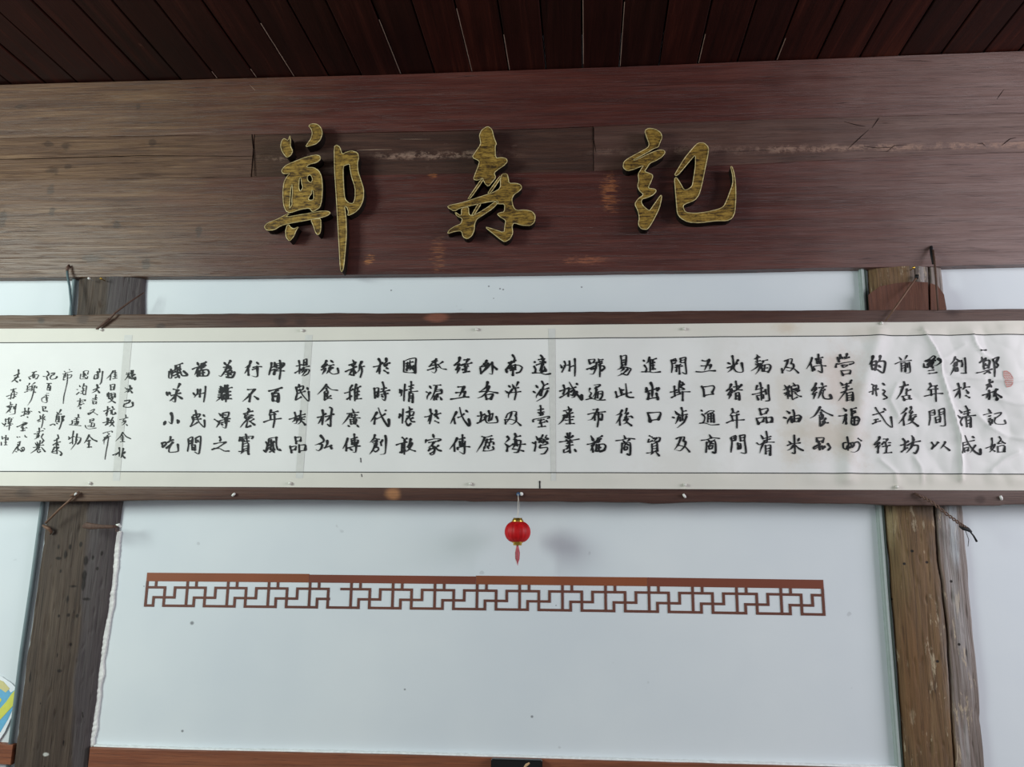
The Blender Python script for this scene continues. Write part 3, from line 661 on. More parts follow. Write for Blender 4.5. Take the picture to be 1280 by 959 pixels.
# every brushed character: sign, stroke half-width (1/100 px), origin px, strokes as 2-digit pairs in .45 px steps of the scroll plane
INK = '''鄭 0 120 1219 447 14001708 091619082504 26042411 211220252333 2313330838143529 271725222922 23243223 21333528 0144134230374533 23463240 35394044 4507511653335254 45075502620058105515 5615622258295526
森 0 129 1227 475 200121111720 121522102906 191315221229 22142720 0243124031334327 203021411954 18391152 392636393955 35372950 294537473956 38385149
創 0 112 1186 446 160212120223 18062713 131821152025 12221919 10262124 152412350253 15322330244017411633 331236203528 42054420454346473346
於 0 120 1192 479 1102141116271642 002110171913 142308320341 290129112319 251733124311 33193928 32354241
豐 0 129 1154 445 05151609250130052512 11141811 101625123114 12232412 14272516 102622202522 21302618 3610431935272728 012102321232 143025312534 14422740 145025493547
年 0 120 1155 479 140217090720 161123093408 092020183617 17211834 0037143431304930 300930303152
記 0 103 1228 511 15011908 011812152312 15222120 15302127 15351846 163424312241 18432341 3215501147183427 332630373543504463426033
始 0 103 1232 546 150517171334 13342441 003211282422 232320320944 350140093219 34204917 43135319 32283343 3428452452275041 34435342
清 0 112 1195 508 08111518 01260932 183110441454 250031113225 22163611 21223618 153232275126 27322957 283239304057 30403838 30493847
咸 0 112 1201 544 012318193615 022303370150 090217192835394753545340 31043608 06291726 08370947 083720341943 09442041 392933382649
間 0 103 1161 511 010803280046 030814031512 04121311 041815181512 26052818 27044000421844473148 28124009 29184014 17251939 182430222937 19322830 19403037
以 0 112 1163 552 020307110221 032012121805 17022204 390237072621 36135125
前 0 95 1118 445 12041811 34002712 012318164613 18211945 192229192944 20292727 20352733 34213532 401942462949
店 0 120 1119 477 210124062512 23022511 121623133410 211414330151 31223036 31284223 174331394040 19412353 38413849 24514449
的 0 138 1084 446 110209120125 081608291137 0919211422271937 11262025 12372136 330132102520 291544134918473543462637 29263630
形 0 112 1084 479 090517072407 16081217 022711242917 15171332 2408221923272536 42014806 431949234430 443254414545
營 0 120 1044 442 07150511 04111023 130512150623 16102015 320230102517 251128153811 013803290830 08302526482350283931 18332239323533322033 15482161 164941473957 21593956
着 0 112 1047 475 06071213 37023010 111625123509 14223018 093623303826 2411232815410159 24372558 253839353958 26453743 26513749 26573956
後 0 112 1122 509 220516130621 201813320147 14321651 340135072816 31173813 38153026 312641234922 43295026 34282840 3036433235442249 323443445553
坊 0 138 1125 544 061112191140 002910262118 024714381936 310235083614 192933215517 342129351650 36294829484040523549
式 0 112 1089 510 032017173311 15170420 06341732 11331041 024513402437 1000171129264043535457535426 34023907
經 0 120 1091 546 170215090122 03231517 17170532 07281826 14301345 28074107 40073417 24223015 34173626 43174917 262839264724 38283644 30465144
福 0 129 1048 510 12011908 012313222019 192017281045 19281945 32054502 33053423 35124310 35194314 3327324540504947543447273429 40314048 34384937
州 0 112 1052 546 120215211439 10170219023209361226 201923261932 1921271731242530 311942154924443833442143 43065312
傳 0 112 1007 443 171014210142 13251847 35013623433044523347 26134709 29153126 291642144124 31214119 213535325533 20352344 31274226
及 0 112 977 448 0808190329022615 170614170240 26153217332523361233 1325232734294641 00290240
麵 0 103 938 443 17012208 12132608 180919231226 14212718 14292826 222618360147 24283332 18342831 283122461456 28382044 32194716 36193228 30273347 34305128563454424950 40303847 35404738 33484948
統 0 120 1012 479 160212110220 04221714 17170531 06321827 13320946 32013507 24144509 36132625 29244119 29272244 382135343943504560435634
粮 0 112 979 478 03080916 12141529 02210917 03311725 17101516 11161346 11290538 15311938 27023210 221424292446 2112400841192821 24193617 24274023 26483842 44233629 322940374940
制 0 120 940 478 14101021 220225142650 10212916 013416313525 12371748 133831343144 37213933 4508462948503752
食 0 129 1011 509 3001221514250232 340949176524 32153420 2624372138283532 29263042315339474442 34263526 31353733 463241383640 374145445344
油 0 129 979 512 09041710 01220925 222113311141 270230123033 19202435 2620421648224233 23274225 24354234
品 0 129 944 510 12031619 1206330135073013 17193115 02280944 033024262138 09432337 30273241 3128452647344439 33414839
品 0 138 1016 547 08011111 090230012613 12112610 15131834 1919012803331526 19262624 262626343226 411848284235
米 0 120 983 544 06171224 34103117 022917243722 2101222523511549 192912380243 232733374543
清 0 112 945 539 13111819 023310382429 213214481062 280131173032 18224115 21273922 183633315031 26402763 274240393966 28503748 28563755
光 0 129 909 445 140116121724 01200823 30122320 003415282721 152810390146 202618352544364644434021
五 0 138 869 450 190228043900 380134112530 161728174314 43153928 0233203437315531
口 0 138 876 482 020307120930 03052003330137073120 102822263424
緒 0 120 907 476 151110220127 02291723 17260538 06401833 14390852 280230143124 22183515 441233242233 183031264626 28352851 283537333853 29433742 29513851
開 0 112 839 446 001003260144 021012051312 05121210 06191317 25052615 26054002391642483144 28103709 28173716 12242622 11303126 16241441 22242348
埠 0 120 838 476 11161243 003209301726 034715412836 260123222433 2504340532122611 26183810 281839242526 173336315431 34313455
年 0 120 907 511 180120091218 201028123508 131926203716 17222034 0240183331325131 311631353154
通 0 103 874 513 05000803 15112802410236073009 0711151912330137 24112333 260939104033 26183816 26243822 32123233 0136173632415440
涉 0 120 840 510 08091417 01260728 182514360945 260029112822 30103908 19201817 182129204218 22262336 29212934 402433401456
及 0 120 842 546 0706170130012711 200313210237 27123315312619390737 1023232633294442
商 0 112 876 543 23012810 0117161531105112 20162522 38163020 16231450 2023392040523250 28222233 28253527 21332341 2234333130402341
間 0 120 913 543 011104230150 020814041316 07111210 07181217 26042818 26044002391643522951 28103709 28193717 20252141 212728262739 22332732 21412840
進 0 120 801 447 07081011 102216311440 240020121417 220432064303 26082639 33073433 30173814 30233821 30334032 0240224034425440
易 0 112 771 444 11031428 120526012428 16152214 16212220 14282427 162809380141 103722343938354728561251 20381047 304018510259
號 0 120 733 448 05041015 060523032012 11152012 013113262621 19241129 1331252919440944 33023612 34054604 27124309 28132629 34194314 3223472250294135 38173752
出 0 155 807 478 140219141840 02160325 002720213716 301638183223 09310747 044720443542 30313447
此 0 120 769 479 11131727 01250540 17212419 17191734 024013362431 29023119323640405140 28304426
遍 0 103 732 480 12130921 1022162611361640 2304380240052613 290928241938 32152921 2823462146344044 30232640 32304228 35233339 0144174134465445
口 0 155 809 515 000205130826 01031802350137073121 092421223321
後 0 112 769 511 190513140219 171611280242 12261346 320029112414 26143612 36122624 26254421 44214926 32232135 2432362828412143 263034394547
布 0 120 734 511 16032802 021618125009 2902221612300232 21162132 2219411540323329 311131322851
福 0 129 734 544 10021614 002611242219 20210944 13291647 28104103 28142621 32143910 28213517 26272444 26274525513147423546 26373735 33273244 24453345
商 0 112 769 544 24012810 0216171436095411 21142621 40123219 19231749 1925412141553353 30232433 32253829 24352642 2434343332412642
貿 0 112 808 544 08021606 071204211616 18102408 2208380735172619 28082019 15251646 162629213044 17322829 17382837 015016482943 18481255 26473557
州 0 112 700 448 01180526 120915190539 11212419 260827232635 28253721 410242254150
遠 0 138 665 444 08190721 063210400948 240130092828 18133511 22193819 122826233721 261133172632 30262045 302826473543 34323844 0150225037545152
南 0 138 632 444 190025092319 08222815 171911280138 01400449 053823283829463540473050 16301940 27282638 11382834 13432840 21362056
城 0 129 699 477 121115231135 022713232718 024513392531 27202541 27224616 28023616493563526239 48065109 3229422338393237 492942433445
涉 0 120 666 476 09141420 01300734 232610431049 250230122724 31144109 203027264421 27242341 19352041 412831451058
洋 0 120 631 478 11101514 01240829 202111331044 21062514 37003113 20193815 152929284426 291631312749
產 0 120 698 508 27013110 15133608 21152722 34112721 13264018 172513380051 25252132 21324229 31233248 19394037 21494448
臺 0 112 666 507 21012310 14132910 22102227 14203118 1823282227271629 014502392335443046344136 14413139 23401850 18503346 37424146 23482559 15603558
及 0 103 631 514 03190808210132023111 190415170335 29123218312921371335 0424172331284440 01240236
業 0 120 699 541 22022516 30012816 17112115 38093017 012623235518 19202526 32202726 21303626 19373834 28263055 273621451147 134813562751 43474753
灣 0 112 665 544 11031612 01210824 101910310744 181024082014 300026103312 410037084510 181935144511 26161823 35144323 26214319 33173025 22293926 242821364134434035512453
海 0 129 631 542 070912150126 00280835 08350649 11372330 280131092318 27114307 301827332143 30204420423736522553 214336455249 32283535 313344305730 34242726
外 0 120 599 451 210015090218 021815162508 11071714 250817220436 03220536 063419243407 3605372036382735 340738144924
經 0 138 567 447 170114120021 02221618 16200633 06341729 15310945 29074405 40063318 21222919 38195015 31193433 29264024 37292534 27424439 34333341
承 0 103 534 448 13102602 25021812 092114142807 05231819 43103317 22102423253420411237 16203018 16273025 18270133 01331829 301739285331
各 0 138 596 478 300026141025 26123511 3412262914400244 072731255830 24352747 263545333946 27474145
五 0 155 563 483 21024001 380232142429 151828174215 40183829 0136223338305130
源 0 112 532 481 11041510 02200924 132205320442 22024201 3005261819341343 2615441344243226 30194217 34263434 25322342 30283041 40344441
地 0 129 596 514 110313151029 021412132209 013412292421 20173512450641233525 330036123327 2613242529334333563258275416
代 0 120 562 509 191413250247 12321546 280132194036535256465334 232932264019 45095014
於 0 120 531 511 150218181342 002311212114 15240836 310532122516 261834154413 34162724 33223828 28343839
歷 0 112 595 544 160428064402 240716250148 22154711 31123021 41104119 262147194925 28192629 37213729 32313538 24332044 2044354449404733
傳 0 120 561 543 231117230242 15271647 38023816 29144410 30203131 312146194327 33254424 38143733 233742345835 4327444342552948 24372543
家 0 120 531 543 23012509 04160125 04182513421344163619 11233120 252219311037 20302741255417581352 10462537 15542746 38313137 273336434546 15391145
國 0 112 504 448 020802250138 03081702350034193340 023815403340 08152710 190619193133 09211427 112119191526 08312127 29211734 12121034
於 0 138 467 448 1402191217271643 002414212513 16270740 350135102717 292038154513 38173123 35274029 29344041
新 0 120 431 450 22002709 12153107 19132319 28112319 023321243219 11282528 25192543 21281143 25262936 15412343 46064015 4805421540283436 42205418 461948324349
情 0 112 499 477 02230231 062506390241 160814311354 17252323 33013412 27144010 28223818 27295127 33123231 28332755 283438333758 29413640 29463646
時 0 120 467 478 02170444 041714161140 05281227 05381437 250029142725 21193516 192731254422 21344031 3129334031512345 23382541
推 0 112 431 480 2104151314281545 002613222315 06431934 32022524 28172847 27154407 36113442 30244021 31344030 29434641
懷 0 112 498 508 04220232 08250232 130812251147 29013310 21173808 251743154025 31153123 23274025 33251744 2332214427543448 40323138 313136424543
代 0 120 463 509 181511260141 13301147 220228193838495452475135 133426294119 41104409
廣 0 103 428 511 28013211 131428124510 221412300044 18234926 27162624 35163524 22194118 32243241 22302443 243139293642 25363735 24433642 16472050 41464551
敢 0 129 495 546 170224073005 012312193015 17191644 24092349 17242423 17312430 11442638 410737193226 35244517 441937342842 322841365340
創 0 112 461 543 170214120323 19122914 141823162123 10222120 122723251933 173112430256 15372536274319491546 33223531 38163327 46044816465042553156
傳 0 120 428 542 151411260143 11301148 33023414 24164111 26202730 272044184226 28264124 34143433 144132364935 392837522851 22432847
統 0 120 401 450 160311120119 03211614 17130526 02281424 13270441 28023407 22163614 301622243422 26241639 30222433344049374724
揚 0 103 368 449 130515181441 06202116 02391928 27032618 270335003416 27113409 27183416 23254220 27241735 2528423038412747 27321939 34312148
牌 0 120 336 450 080907200142 17081619 09212516 083018261540 20122222 2111420942163124 31023312 22173914 23223321 35221929 19314331 331433333054
百 0 155 336 485 010914063700 25061216 11161236 121827152638 14242423 13362537
民 0 120 369 480 031006260145 0510230621160520 11021210 02451737 052817242821 13162131364839433822 34113616
食 0 112 396 480 270218140230 290741165818 27122817 2122301931262633 22242245 24273026 23333031 224533404141 393329392933
材 0 129 397 509 140916231349 002912262319 14280247 34014005372836542848 222733244520 372529342141
族 0 112 361 514 17042015 022315192913 191917251031 1920252121341535 34003312 30134609 33152529 31194616 27254423 361933312537 36274638
年 0 120 330 513 200018061414 19073903 16133311 18141926 003318274823 290830272648
風 0 112 330 546 140625033702 35023524393648394434 061510240443 003806441034 14091226 21091936 18152913 14242915 12322724 25172732 18362934 16433036 25382944
品 0 120 362 546 16011919 170332013112 19133211 02270644 032919261636 07381735 27232843 292444234436 29404538
弘 0 129 393 544 18022612251911250228 15252227193811440540 361636252837 28364829 43294837
行 0 120 306 452 170013100218 141107230034 10211138 34033908 241735144715 22233419 3515364030432040
不 0 129 303 486 15033702 3403231613260136 191623172036 33214429
為 0 120 273 451 17062212 34012712 15193416 2713212708440241 19243421 321736232331 2333382736332735 193930374631444038472346 27402942 34373640
難 0 120 270 482 10102608 14041514 26002414 09162614 09212619 07272625 14121840 200814330144 18292437 10172217 33002816 35084506 30162846 33083538 30214117 30294127 30384337 07332429
福 0 120 240 452 16041911 022210182414 19170838 16211641 26074002 27082619 29153911 35062915 26213515 22272240 24254323483143402441 24333531 31253138
州 0 103 242 483 00190425 120912190232 10233119 200919191830 340133192944
衰 0 112 300 511 23002806 111522113607 16183418 16191227 14253719 16283425 282512390153 223518523048 39292836 26344145 24082018
寶 0 103 298 542 21022308 05110321 0512260842083814 07171515 11141323 07211719 19143012 23102523 17233021 13271152 153028272852 15362635 15442641 025013502846 15480757 25502957
得 0 112 268 515 13041910 01210926 112815300644 24052416 2404410138142616 28093409 152622234419 30183232 21304226 361832452241 21342337
之 0 120 265 546 220125072312 062022174015 391618300136 0633223335404840
民 0 112 238 513 15011709 0914281023190722 071909300046 014513392034 092619263024 1713243240484028 37134017
間 0 103 234 545 040905240243 060716031422 07151413 07221420 24072518 24073801372833502245 25133212 25193216 14261539 152723252239 15332232 15392238
風 0 112 211 454 18083901 320532223835503551314223 07180932 02240141084209300424 09243211 21091724 11283417 13363426 25132534 15263026 19413036 27363041
味 0 129 208 480 02240432 09241129 38013114 20153518 143326304026 3118263525511647 26351048 29314441
小 0 146 205 517 2100241022291423 05230131 381941213927
吃 0 120 202 546 02180429 0318121514200628 26012510 18163309 12182214 14323316 311622332243354347404622
歲 1 86 156 463 19011910 12072507 24012210 06081210 051218113012 121009180128 1904211729273020 271221181224 12172115 151812212124
次 1 86 156 482 02070810 1501160909150020 0512121021061910 12160820 15122120
己 1 120 154 500 0503200116080512 051202191121222028162708
佳 1 73 133 463 200213120124 13151127 25012523 20072907 22122912 20182916 19243022
日 1 80 138 480 01030217 020313011016 03090909 03171016
雙 1 86 134 491 02030011 05000514 02061103 02111109 12021414 150223022212 14062106 14112111 0517171411240228 081715232328
彰 1 80 117 461 170118101012 09101808 041702291227 07171515 12081326 09201520 09241524 2608242622381844
大 1 93 115 481 1501160812170123 041513112008 15142122
吉 1 80 115 494 12001011 03101508 01141313 03180424 041913181223 04251224
國 1 60 100 463 03110124102420242218 1004170124022211 100511140717 081215081514 110512180820 12171823 14111814
淘 1 66 95 479 10061210 03180618 02320926 23021914 21093008282327332230 191221201830 15232420 132919292232 19152415
寶 1 73 96 498 10011007 0208170525042307 100807190225 11111810 13172015 07131119 082311251029
亥 1 66 149 518 19022009 021513132509 161311182018 171908240825 192113280831 20272331
金 1 80 145 540 200213130026 210329134119 14162215 19101926 14202320 13282427
秋 1 100 141 560 190020081924 012011162011 16140722 300228112623 35113116 26193428 28202328
城 1 86 129 521 120412180724 001709151710 072413182215 16051321 16112810 280222143127 301425211728 19182618
開 1 60 128 538 0209120527022805 150720101415 05202316 111802290331 1415152006280540 18191540125409730881
遇 1 60 106 523 1504260124071707 15041512 16082405 1412271426232024 201218230824 0220042612303227 09211520
全 1 100 105 544 150009120123 160325123617 10171815 15151434 11251725 10342133
造 1 73 87 518 250125072012 16102809 13152514 20122026 14212519 1625162923282521 081808260129 002910303232
物 1 80 86 539 00150321 002309171515 140011181136 03341130 2408212320330652 1817341931302536 23241831
又 1 60 110 511 060719011607031701131111 16102717
鄭 1 86 62 512 32012612 21072413 20153313 21181734 211927182634 21242624 20282628 17342634 024411401543 20382340 331942183724 3519353230492755 362540293534
森 1 86 64 543 19022109 091817142111 17121530 063014242621 17232030 10360152 02491446 15331754 21361743 04511754 2045274930542758
節 1 53 78 461 20022104 06070809 081218102708 02151214 061703320830 091409230326 06201120 15151526 1718271724241827 15181438096005770397
記 1 86 54 464 120117071412 011510151710 11181224 2307330530102412 24122018232335213916
百 1 86 58 479 02011401 08020218 040812081020 04130912 03191020
年 1 60 52 492 14002000 10052006 14041420 12131812 100901140222112616231511
老 1 80 49 508 090119011804 100112131813 12071807 00150318 22132315
號 1 60 47 518 080408130219 001808132113 170114070909 210618101112 22161412 150715221138 02210819
載 1 73 43 535 140114140818 08112508 00171414 0620142011270624 121508270032 251720262836 27023003
譽 1 80 38 551 28002611 14061914 19032211 22143712 37003108 17113406 09192217 251416250135 31184130 25182225 19272825 203023342830
特 1 73 26 510 120112100922 04121609 012310191616 23012010 171225093110 16162613 231022181619 19252027
書 1 86 21 527 170229042408 011509122006 240612172015 26172918 15202320 18171726 12262325
以 1 66 21 543 01070309 08070908 230224072808
勵 1 73 15 552 17032400 23012111 17081726 201011200134 17202425 2917331635223028 261930232628 11281429
創 1 60 7 508 05011400 110414090709 140612120713 07131416 11100120 23012407 2800271226211123
輝 1 66 2 522 12041212 10071904 01150720 12160726 21011918 220129042512 18072806 18122812 18163118 13252721 24132135 32013301
煌 1 66 1 544 04040511 05101107 15011414 130921072013 13132011 02200228 10201720 14141426 10281827
而 1 73 36 464 10042201 16040913 00160422 04152310281223211922 11121319 16101718
歸 1 60 31 478 14031110 08100820 08151712 05201718 09250028 29012107 200934123316 20153415 211020231425 29102422 05232720 2623233518500865 30273029
志 1 86 14 462 210121101821 09182311 10242121 162209290135 09281835 26292532
再 1 60 8 485 13062802 21031518 21093114 220822261830 012412202918 15151232 06302226 22212624
創 1 60 8 503 12001206 011212081806 04141212 16110918 21122118 28052618
杭 1 83 130 508 110111120827 001410101706 11140423 24012606 17123008 22121923 2412242333213218'''
def catmull(pts, seg=4):
    if len(pts) < 3: 
        a, b = pts[0], pts[-1]; return [(a[0]+(b[0]-a[0])*k/seg, a[1]+(b[1]-a[1])*k/seg) for k in range(seg+1)]
    out = []
    P_ = [pts[0]]+list(pts)+[pts[-1]]
    for i in range(1, len(P_)-2):
        p0, p1, p2, p3 = P_[i-1:i+3]
        # keep sharp corners sharp-ish by damping the tangents there
        for k in range(seg):
            t = k/seg; t2, t3 = t*t, t*t*t; s = .32
            o_ = []
            for c in (0, 1):
                m1_, m2_ = s*(p2[c]-p0[c]), s*(p3[c]-p1[c])
                o_.append((2*t3-3*t2+1)*p1[c]+(t3-2*t2+t)*m1_+(-2*t3+3*t2)*p2[c]+(t3-t2)*m2_)
            out.append(tuple(o_))
    out.append(pts[-1]); return out
def brush(pts, B, rnd):
    """one brush stroke in glyph units -> list of (x, y, nx, ny, halfwidth)"""
    pts = catmull(pts)
    L = [0.0]
    for a, b in zip(pts, pts[1:]): L.append(L[-1]+math.hypot(b[0]-a[0], b[1]-a[1]))
    T = max(L[-1], 1e-6); res = []
    dxT, dyT = pts[-1][0]-pts[0][0], pts[-1][1]-pts[0][1]
    hor = abs(dxT) > 1.5*abs(dyT); dleft = dyT < 0 and dxT < -.25*abs(dyT) and not hor
    dright = dyT < 0 and dxT > .3*abs(dyT) and not hor
    ph = rnd.uniform(0, 6)
    for i, p in enumerate(pts):
        t = L[i]/T; a, b = pts[max(0, i-1)], pts[min(len(pts)-1, i+1)]
        dx, dy = b[0]-a[0], b[1]-a[1]; n_ = math.hypot(dx, dy) or 1
        vert = abs(dy)/n_
        wd = B*(.66+.42*vert)
        if T < B*3.2: wd *= .75+.5*math.sin(pi*min(1, t*.8+.15))
        elif hor: wd *= 1.05-.45*math.sin(pi*t)+.35*max(0, t-.75)*4*.6
        elif dleft: wd *= 1.22*(1-t)**.7+.12
        elif dright: wd *= .5+.95*t
        else: wd *= 1.12-.25*math.sin(pi*t)-(.45*max(0, t-.8)*5 if T > B*11 else 0)
        wd *= 1+.10*math.sin(ph+t*9)
        res.append((p[0], p[1], -dy/n_, dx/n_, max(wd, B*.2)))
    return res
def ink_char(strokes, mapf, B, rnd, mat, parent, dy0=.0014):
    D = []
    for si, st in enumerate(strokes):
        r = brush(st, B, rnd)
        # rounded ends
        a, b = r[0], r[-1]
        ta = (a[3], -a[2]); tb = (b[3], -b[2])
        head = [(a[0]-ta[0]*a[4]*.8, a[1]-ta[1]*a[4]*.8, a[2], a[3], a[4]*.35), (a[0]-ta[0]*a[4]*.45, a[1]-ta[1]*a[4]*.45, a[2], a[3], a[4]*.8)]
        tail = [(b[0]+tb[0]*b[4]*.45, b[1]+tb[1]*b[4]*.45, b[2], b[3], b[4]*.8), (b[0]+tb[0]*b[4]*.85, b[1]+tb[1]*b[4]*.85, b[2], b[3], b[4]*.3)]
        r = head+r+tail; vs, fs = [], []
        for x, y, nx, ny, hw in r:
            for s in (1, 0, -1):
                p = mapf(x+nx*hw*s, y+ny*hw*s); vs.append((p.x, paper_y(p.x, p.z)-dy0-si*.000012, p.z))
        for k in range(len(r)-1):
            fs += [(3*k, 3*k+1, 3*k+4, 3*k+3), (3*k+1, 3*k+2, 3*k+5, 3*k+4)]
        D.append((vs, fs))
    vs, fs = join(D); return mesh('ink_character', vs, fs, mat, parent)
def on_paper(x, y): return at(x, -y, Y_PAPER)
for ci, row in enumerate(INK.split('\n')):
    ch, sg, w_, ox, oy, enc = row.split(' ', 5)
    st = [[(int(ox)+int(q[:2])*.45, -int(oy)-int(q[2:])*.45) for q in (s[k:k+4] for k in range(0, len(s), 4))] for s in enc.split(' ')]
    ink_char(st, on_paper, int(w_)/100*(1.0 if sg == '0' else .92), random.Random(ci), M_INK if sg == '0' else M_INKG, scroll, .0014 if sg == '0' else .0013)
# stray marks
def mark(pp, B_, mat=None):
    D = []
    def mp(x, y): return at(x, -y, Y_PAPER)
    ink_char([[(x, -y) for x, y in pp]], mp, B_, random.Random(3), mat or M_INK, scroll).name = 'ink_mark'
mark([(1224, 439), (1228, 438.5), (1232, 438)], 1.5)
mark([(451, 573), (451.3, 578)], .5); mark([(452, 593), (452.5, 596)], .4); mark([(674.6, 602), (674.7, 610)], .8)

# ------------------------------------------------------------------ the three gilt characters on the beam
def gold_mat(name, a, b, c_):
    t = NT(name, .5, .4, .25); t.pos()
    g = t.noise(6, (4, 4, 26), 5, .7, .6); f = t.noise(60, (1, 1, 1.6), 4, .7)
    m = t.math('ADD', t.math('MULTIPLY', g, .65), t.math('MULTIPLY', f, .35))
    col = t.ramp(m, [(.42, lin(a)), (.52, lin(b)), (.68, lin(c_))])
    return t.out(col, .5, t.bump(m, .6, .0015))
M_GOLD = gold_mat('brushed_gilt', (60, 42, 20), (138, 108, 46), (188, 154, 74))
M_RIM = gold_mat('gilt_edge', (160, 142, 92), (196, 178, 126), (222, 206, 160))
M_SIDE = plain('letter_side_dark', (24, 16, 12), .7, .15)
Y_L0, Y_L1 = Y_BEAM, Y_BEAM-.042
def smooth_poly(P, it=1):
    for _ in range(it):
        o = []
        for i in range(len(P)):
            a, b = P[i], P[(i+1) % len(P)]
            o += [(a[0]*.8+b[0]*.2, a[1]*.8+b[1]*.2), (a[0]*.2+b[0]*.8, a[1]*.2+b[1]*.8)]
        P = o
    return P
def glyph_piece(parent, ox, oy, sc, outer, holes=(), name='stroke'):
    loops = []
    for lp_ in [outer]+list(holes):
        q = smooth_poly(lp_, 1); loops.append([at(ox+x/sc, oy+y/sc, Y_L1) for x, y in q])
    tri = tessellate_polygon([[Vector((v.x, v.z, 0)) for v in l] for l in loops])
    fl = [v for l in loops for v in l]; n = len(fl)
    e = empty(name, bb_base(fl)-wloc(parent)); e.parent = parent
    f = [(v.x, Y_L1+.0012, v.z) for v in fl]
    fs = [tuple(t) for t in tri]
    me_f = mesh('face', f, fs, M_GOLD, e)
    sv, sf, k = [], [], 0
    for l in loops:
        m = len(l)
        for v in l: sv += [(v.x, Y_L1, v.z), (v.x, Y_L0, v.z)]
        for i in range(m):
            j = (i+1) % m; sf.append((k+2*i, k+2*i+1, k+2*j+1, k+2*j))
        k += 2*m
    mesh('side_wall', sv, sf, M_SIDE, e)
    D = []
    for l in loops:
        r = .0015; m = len(l); vs, q = [], []
        for i, p in enumerate(l):
            t = (l[(i+1) % m]-l[i-1]); t.y = 0
            if t.length < 1e-7: t = Vector((1, 0, 0))
            t.normalize(); nn = Vector((-t.z, 0, t.x))
            for a in range(6):
                an = 2*pi*a/6; vs.append(p+nn*r*math.cos(an)+Vector((0, 1, 0))*r*math.sin(an))
        for i in range(m):
            j = (i+1) % m
            for a in range(6):
                a2 = (a+1) % 6; q.append((i*6+a, i*6+a2, j*6+a2, j*6+a))
        D.append((vs, q))
    vs, q = join(D); mesh('rim', vs, q, M_RIM, e, True)
zh = empty('sign_character', at(392, 338, Y_L0), 'leftmost gilt character 鄭, with a long tail down the beam', 'sign letter', 'three raised gilt characters on the beam')
A = (310, 140, 4.567)
glyph_piece(zh, *A, [(240, 130), (230, 165), (206, 150), (192, 165), (186, 195), (196, 228), (222, 262), (246, 246), (256, 222), (242, 195), (244, 165)])
glyph_piece(zh, *A, [(345, 78), (365, 67), (395, 69), (418, 90), (425, 122), (414, 158), (390, 182), (360, 192), (329, 199), (340, 180), (360, 152), (368, 120), (362, 97)])
glyph_piece(zh, *A, [(191, 332), (215, 305), (262, 284), (330, 258), (385, 245), (411, 250), (414, 270), (395, 288), (345, 300), (332, 317), (375, 317), (405, 335), (421, 370), (426, 430), (422, 500), (411, 545), (388, 560), (368, 571), (352, 548), (300, 556), (240, 577), (217, 566), (203, 530), (199, 460), (205, 400), (225, 365), (243, 349), (215, 354), (198, 350)],
            [[(254, 405), (244, 440), (240, 500), (236, 556), (252, 530), (250, 505), (255, 460)], [(293, 380), (303, 372), (307, 410), (314, 432), (298, 456), (289, 430)], [(341, 364), (358, 358), (370, 383), (362, 404), (345, 397), (338, 380)], [(362, 445), (374, 450), (376, 500), (358, 505), (344, 500), (350, 482), (364, 465)]])
glyph_piece(zh, *A, [(92, 655), (113, 633), (170, 612), (190, 600), (238, 576), (215, 602), (300, 586), (360, 577), (410, 566), (458, 566), (472, 577), (452, 593), (415, 604), (370, 612), (300, 625), (238, 636), (190, 648), (150, 674), (108, 676)])
glyph_piece(zh, *A, [(222, 650), (232, 642), (245, 660), (264, 668), (290, 654), (275, 676), (262, 710), (238, 739), (218, 716), (214, 680)])
glyph_piece(zh, *A, [(358, 614), (388, 611), (416, 608), (417, 660), (412, 690), (400, 703), (387, 690), (374, 650)])
glyph_piece(zh, *A, [(492, 198), (506, 188), (525, 200), (538, 242), (560, 230), (590, 221), (626, 232), (633, 260), (625, 290), (628, 340), (645, 390), (661, 440), (659, 500), (640, 545), (610, 575), (569, 594), (574, 570), (566, 545), (551, 534), (560, 600), (563, 700), (555, 800), (546, 890), (535, 917), (527, 890), (521, 780), (512, 620), (504, 480), (494, 330)],
            [[(543, 310), (560, 302), (580, 296), (584, 330), (592, 372), (612, 430), (612, 490), (600, 524), (575, 520), (552, 495), (545, 400)]])
sn = empty('sign_character', at(613, 300, Y_L0), 'middle gilt character 森, with crossing strokes like small trees', 'sign letter', 'three raised gilt characters on the beam')
A = (540, 140, 5.325)
glyph_piece(sn, *A, [(315, 155), (330, 120), (370, 94), (400, 115), (412, 170), (430, 212), (420, 225), (423, 308), (460, 302), (495, 310), (502, 330), (480, 356), (445, 378), (412, 405), (425, 436), (400, 467), (375, 497), (352, 475), (338, 440), (300, 456), (276, 448), (285, 418), (310, 355), (317, 326), (266, 302), (290, 265), (325, 215), (321, 180)])
glyph_piece(sn, *A, [(332, 440), (347, 446), (254, 578), (236, 582)])
glyph_piece(sn, *A, [(370, 540), (452, 424), (462, 434), (386, 545)])
glyph_piece(sn, *A, [(306, 612), (332, 604), (276, 692), (262, 690)])
glyph_piece(sn, *A, [(99, 632), (125, 619), (180, 609), (260, 585), (350, 555), (400, 540), (456, 508), (456, 440), (466, 413), (500, 411), (508, 440), (513, 475), (560, 474), (590, 484), (598, 505), (580, 527), (545, 550), (530, 580), (540, 630), (560, 656), (620, 651), (667, 662), (688, 690), (683, 732), (655, 757), (600, 755), (545, 737), (532, 760), (539, 805), (520, 845), (485, 866), (458, 850), (408, 810), (350, 764), (400, 777), (480, 805), (485, 760), (492, 720), (455, 700), (434, 680), (450, 671), (482, 665), (486, 612), (435, 612), (420, 592), (370, 600), (310, 612), (250, 626), (180, 642), (150, 662)])
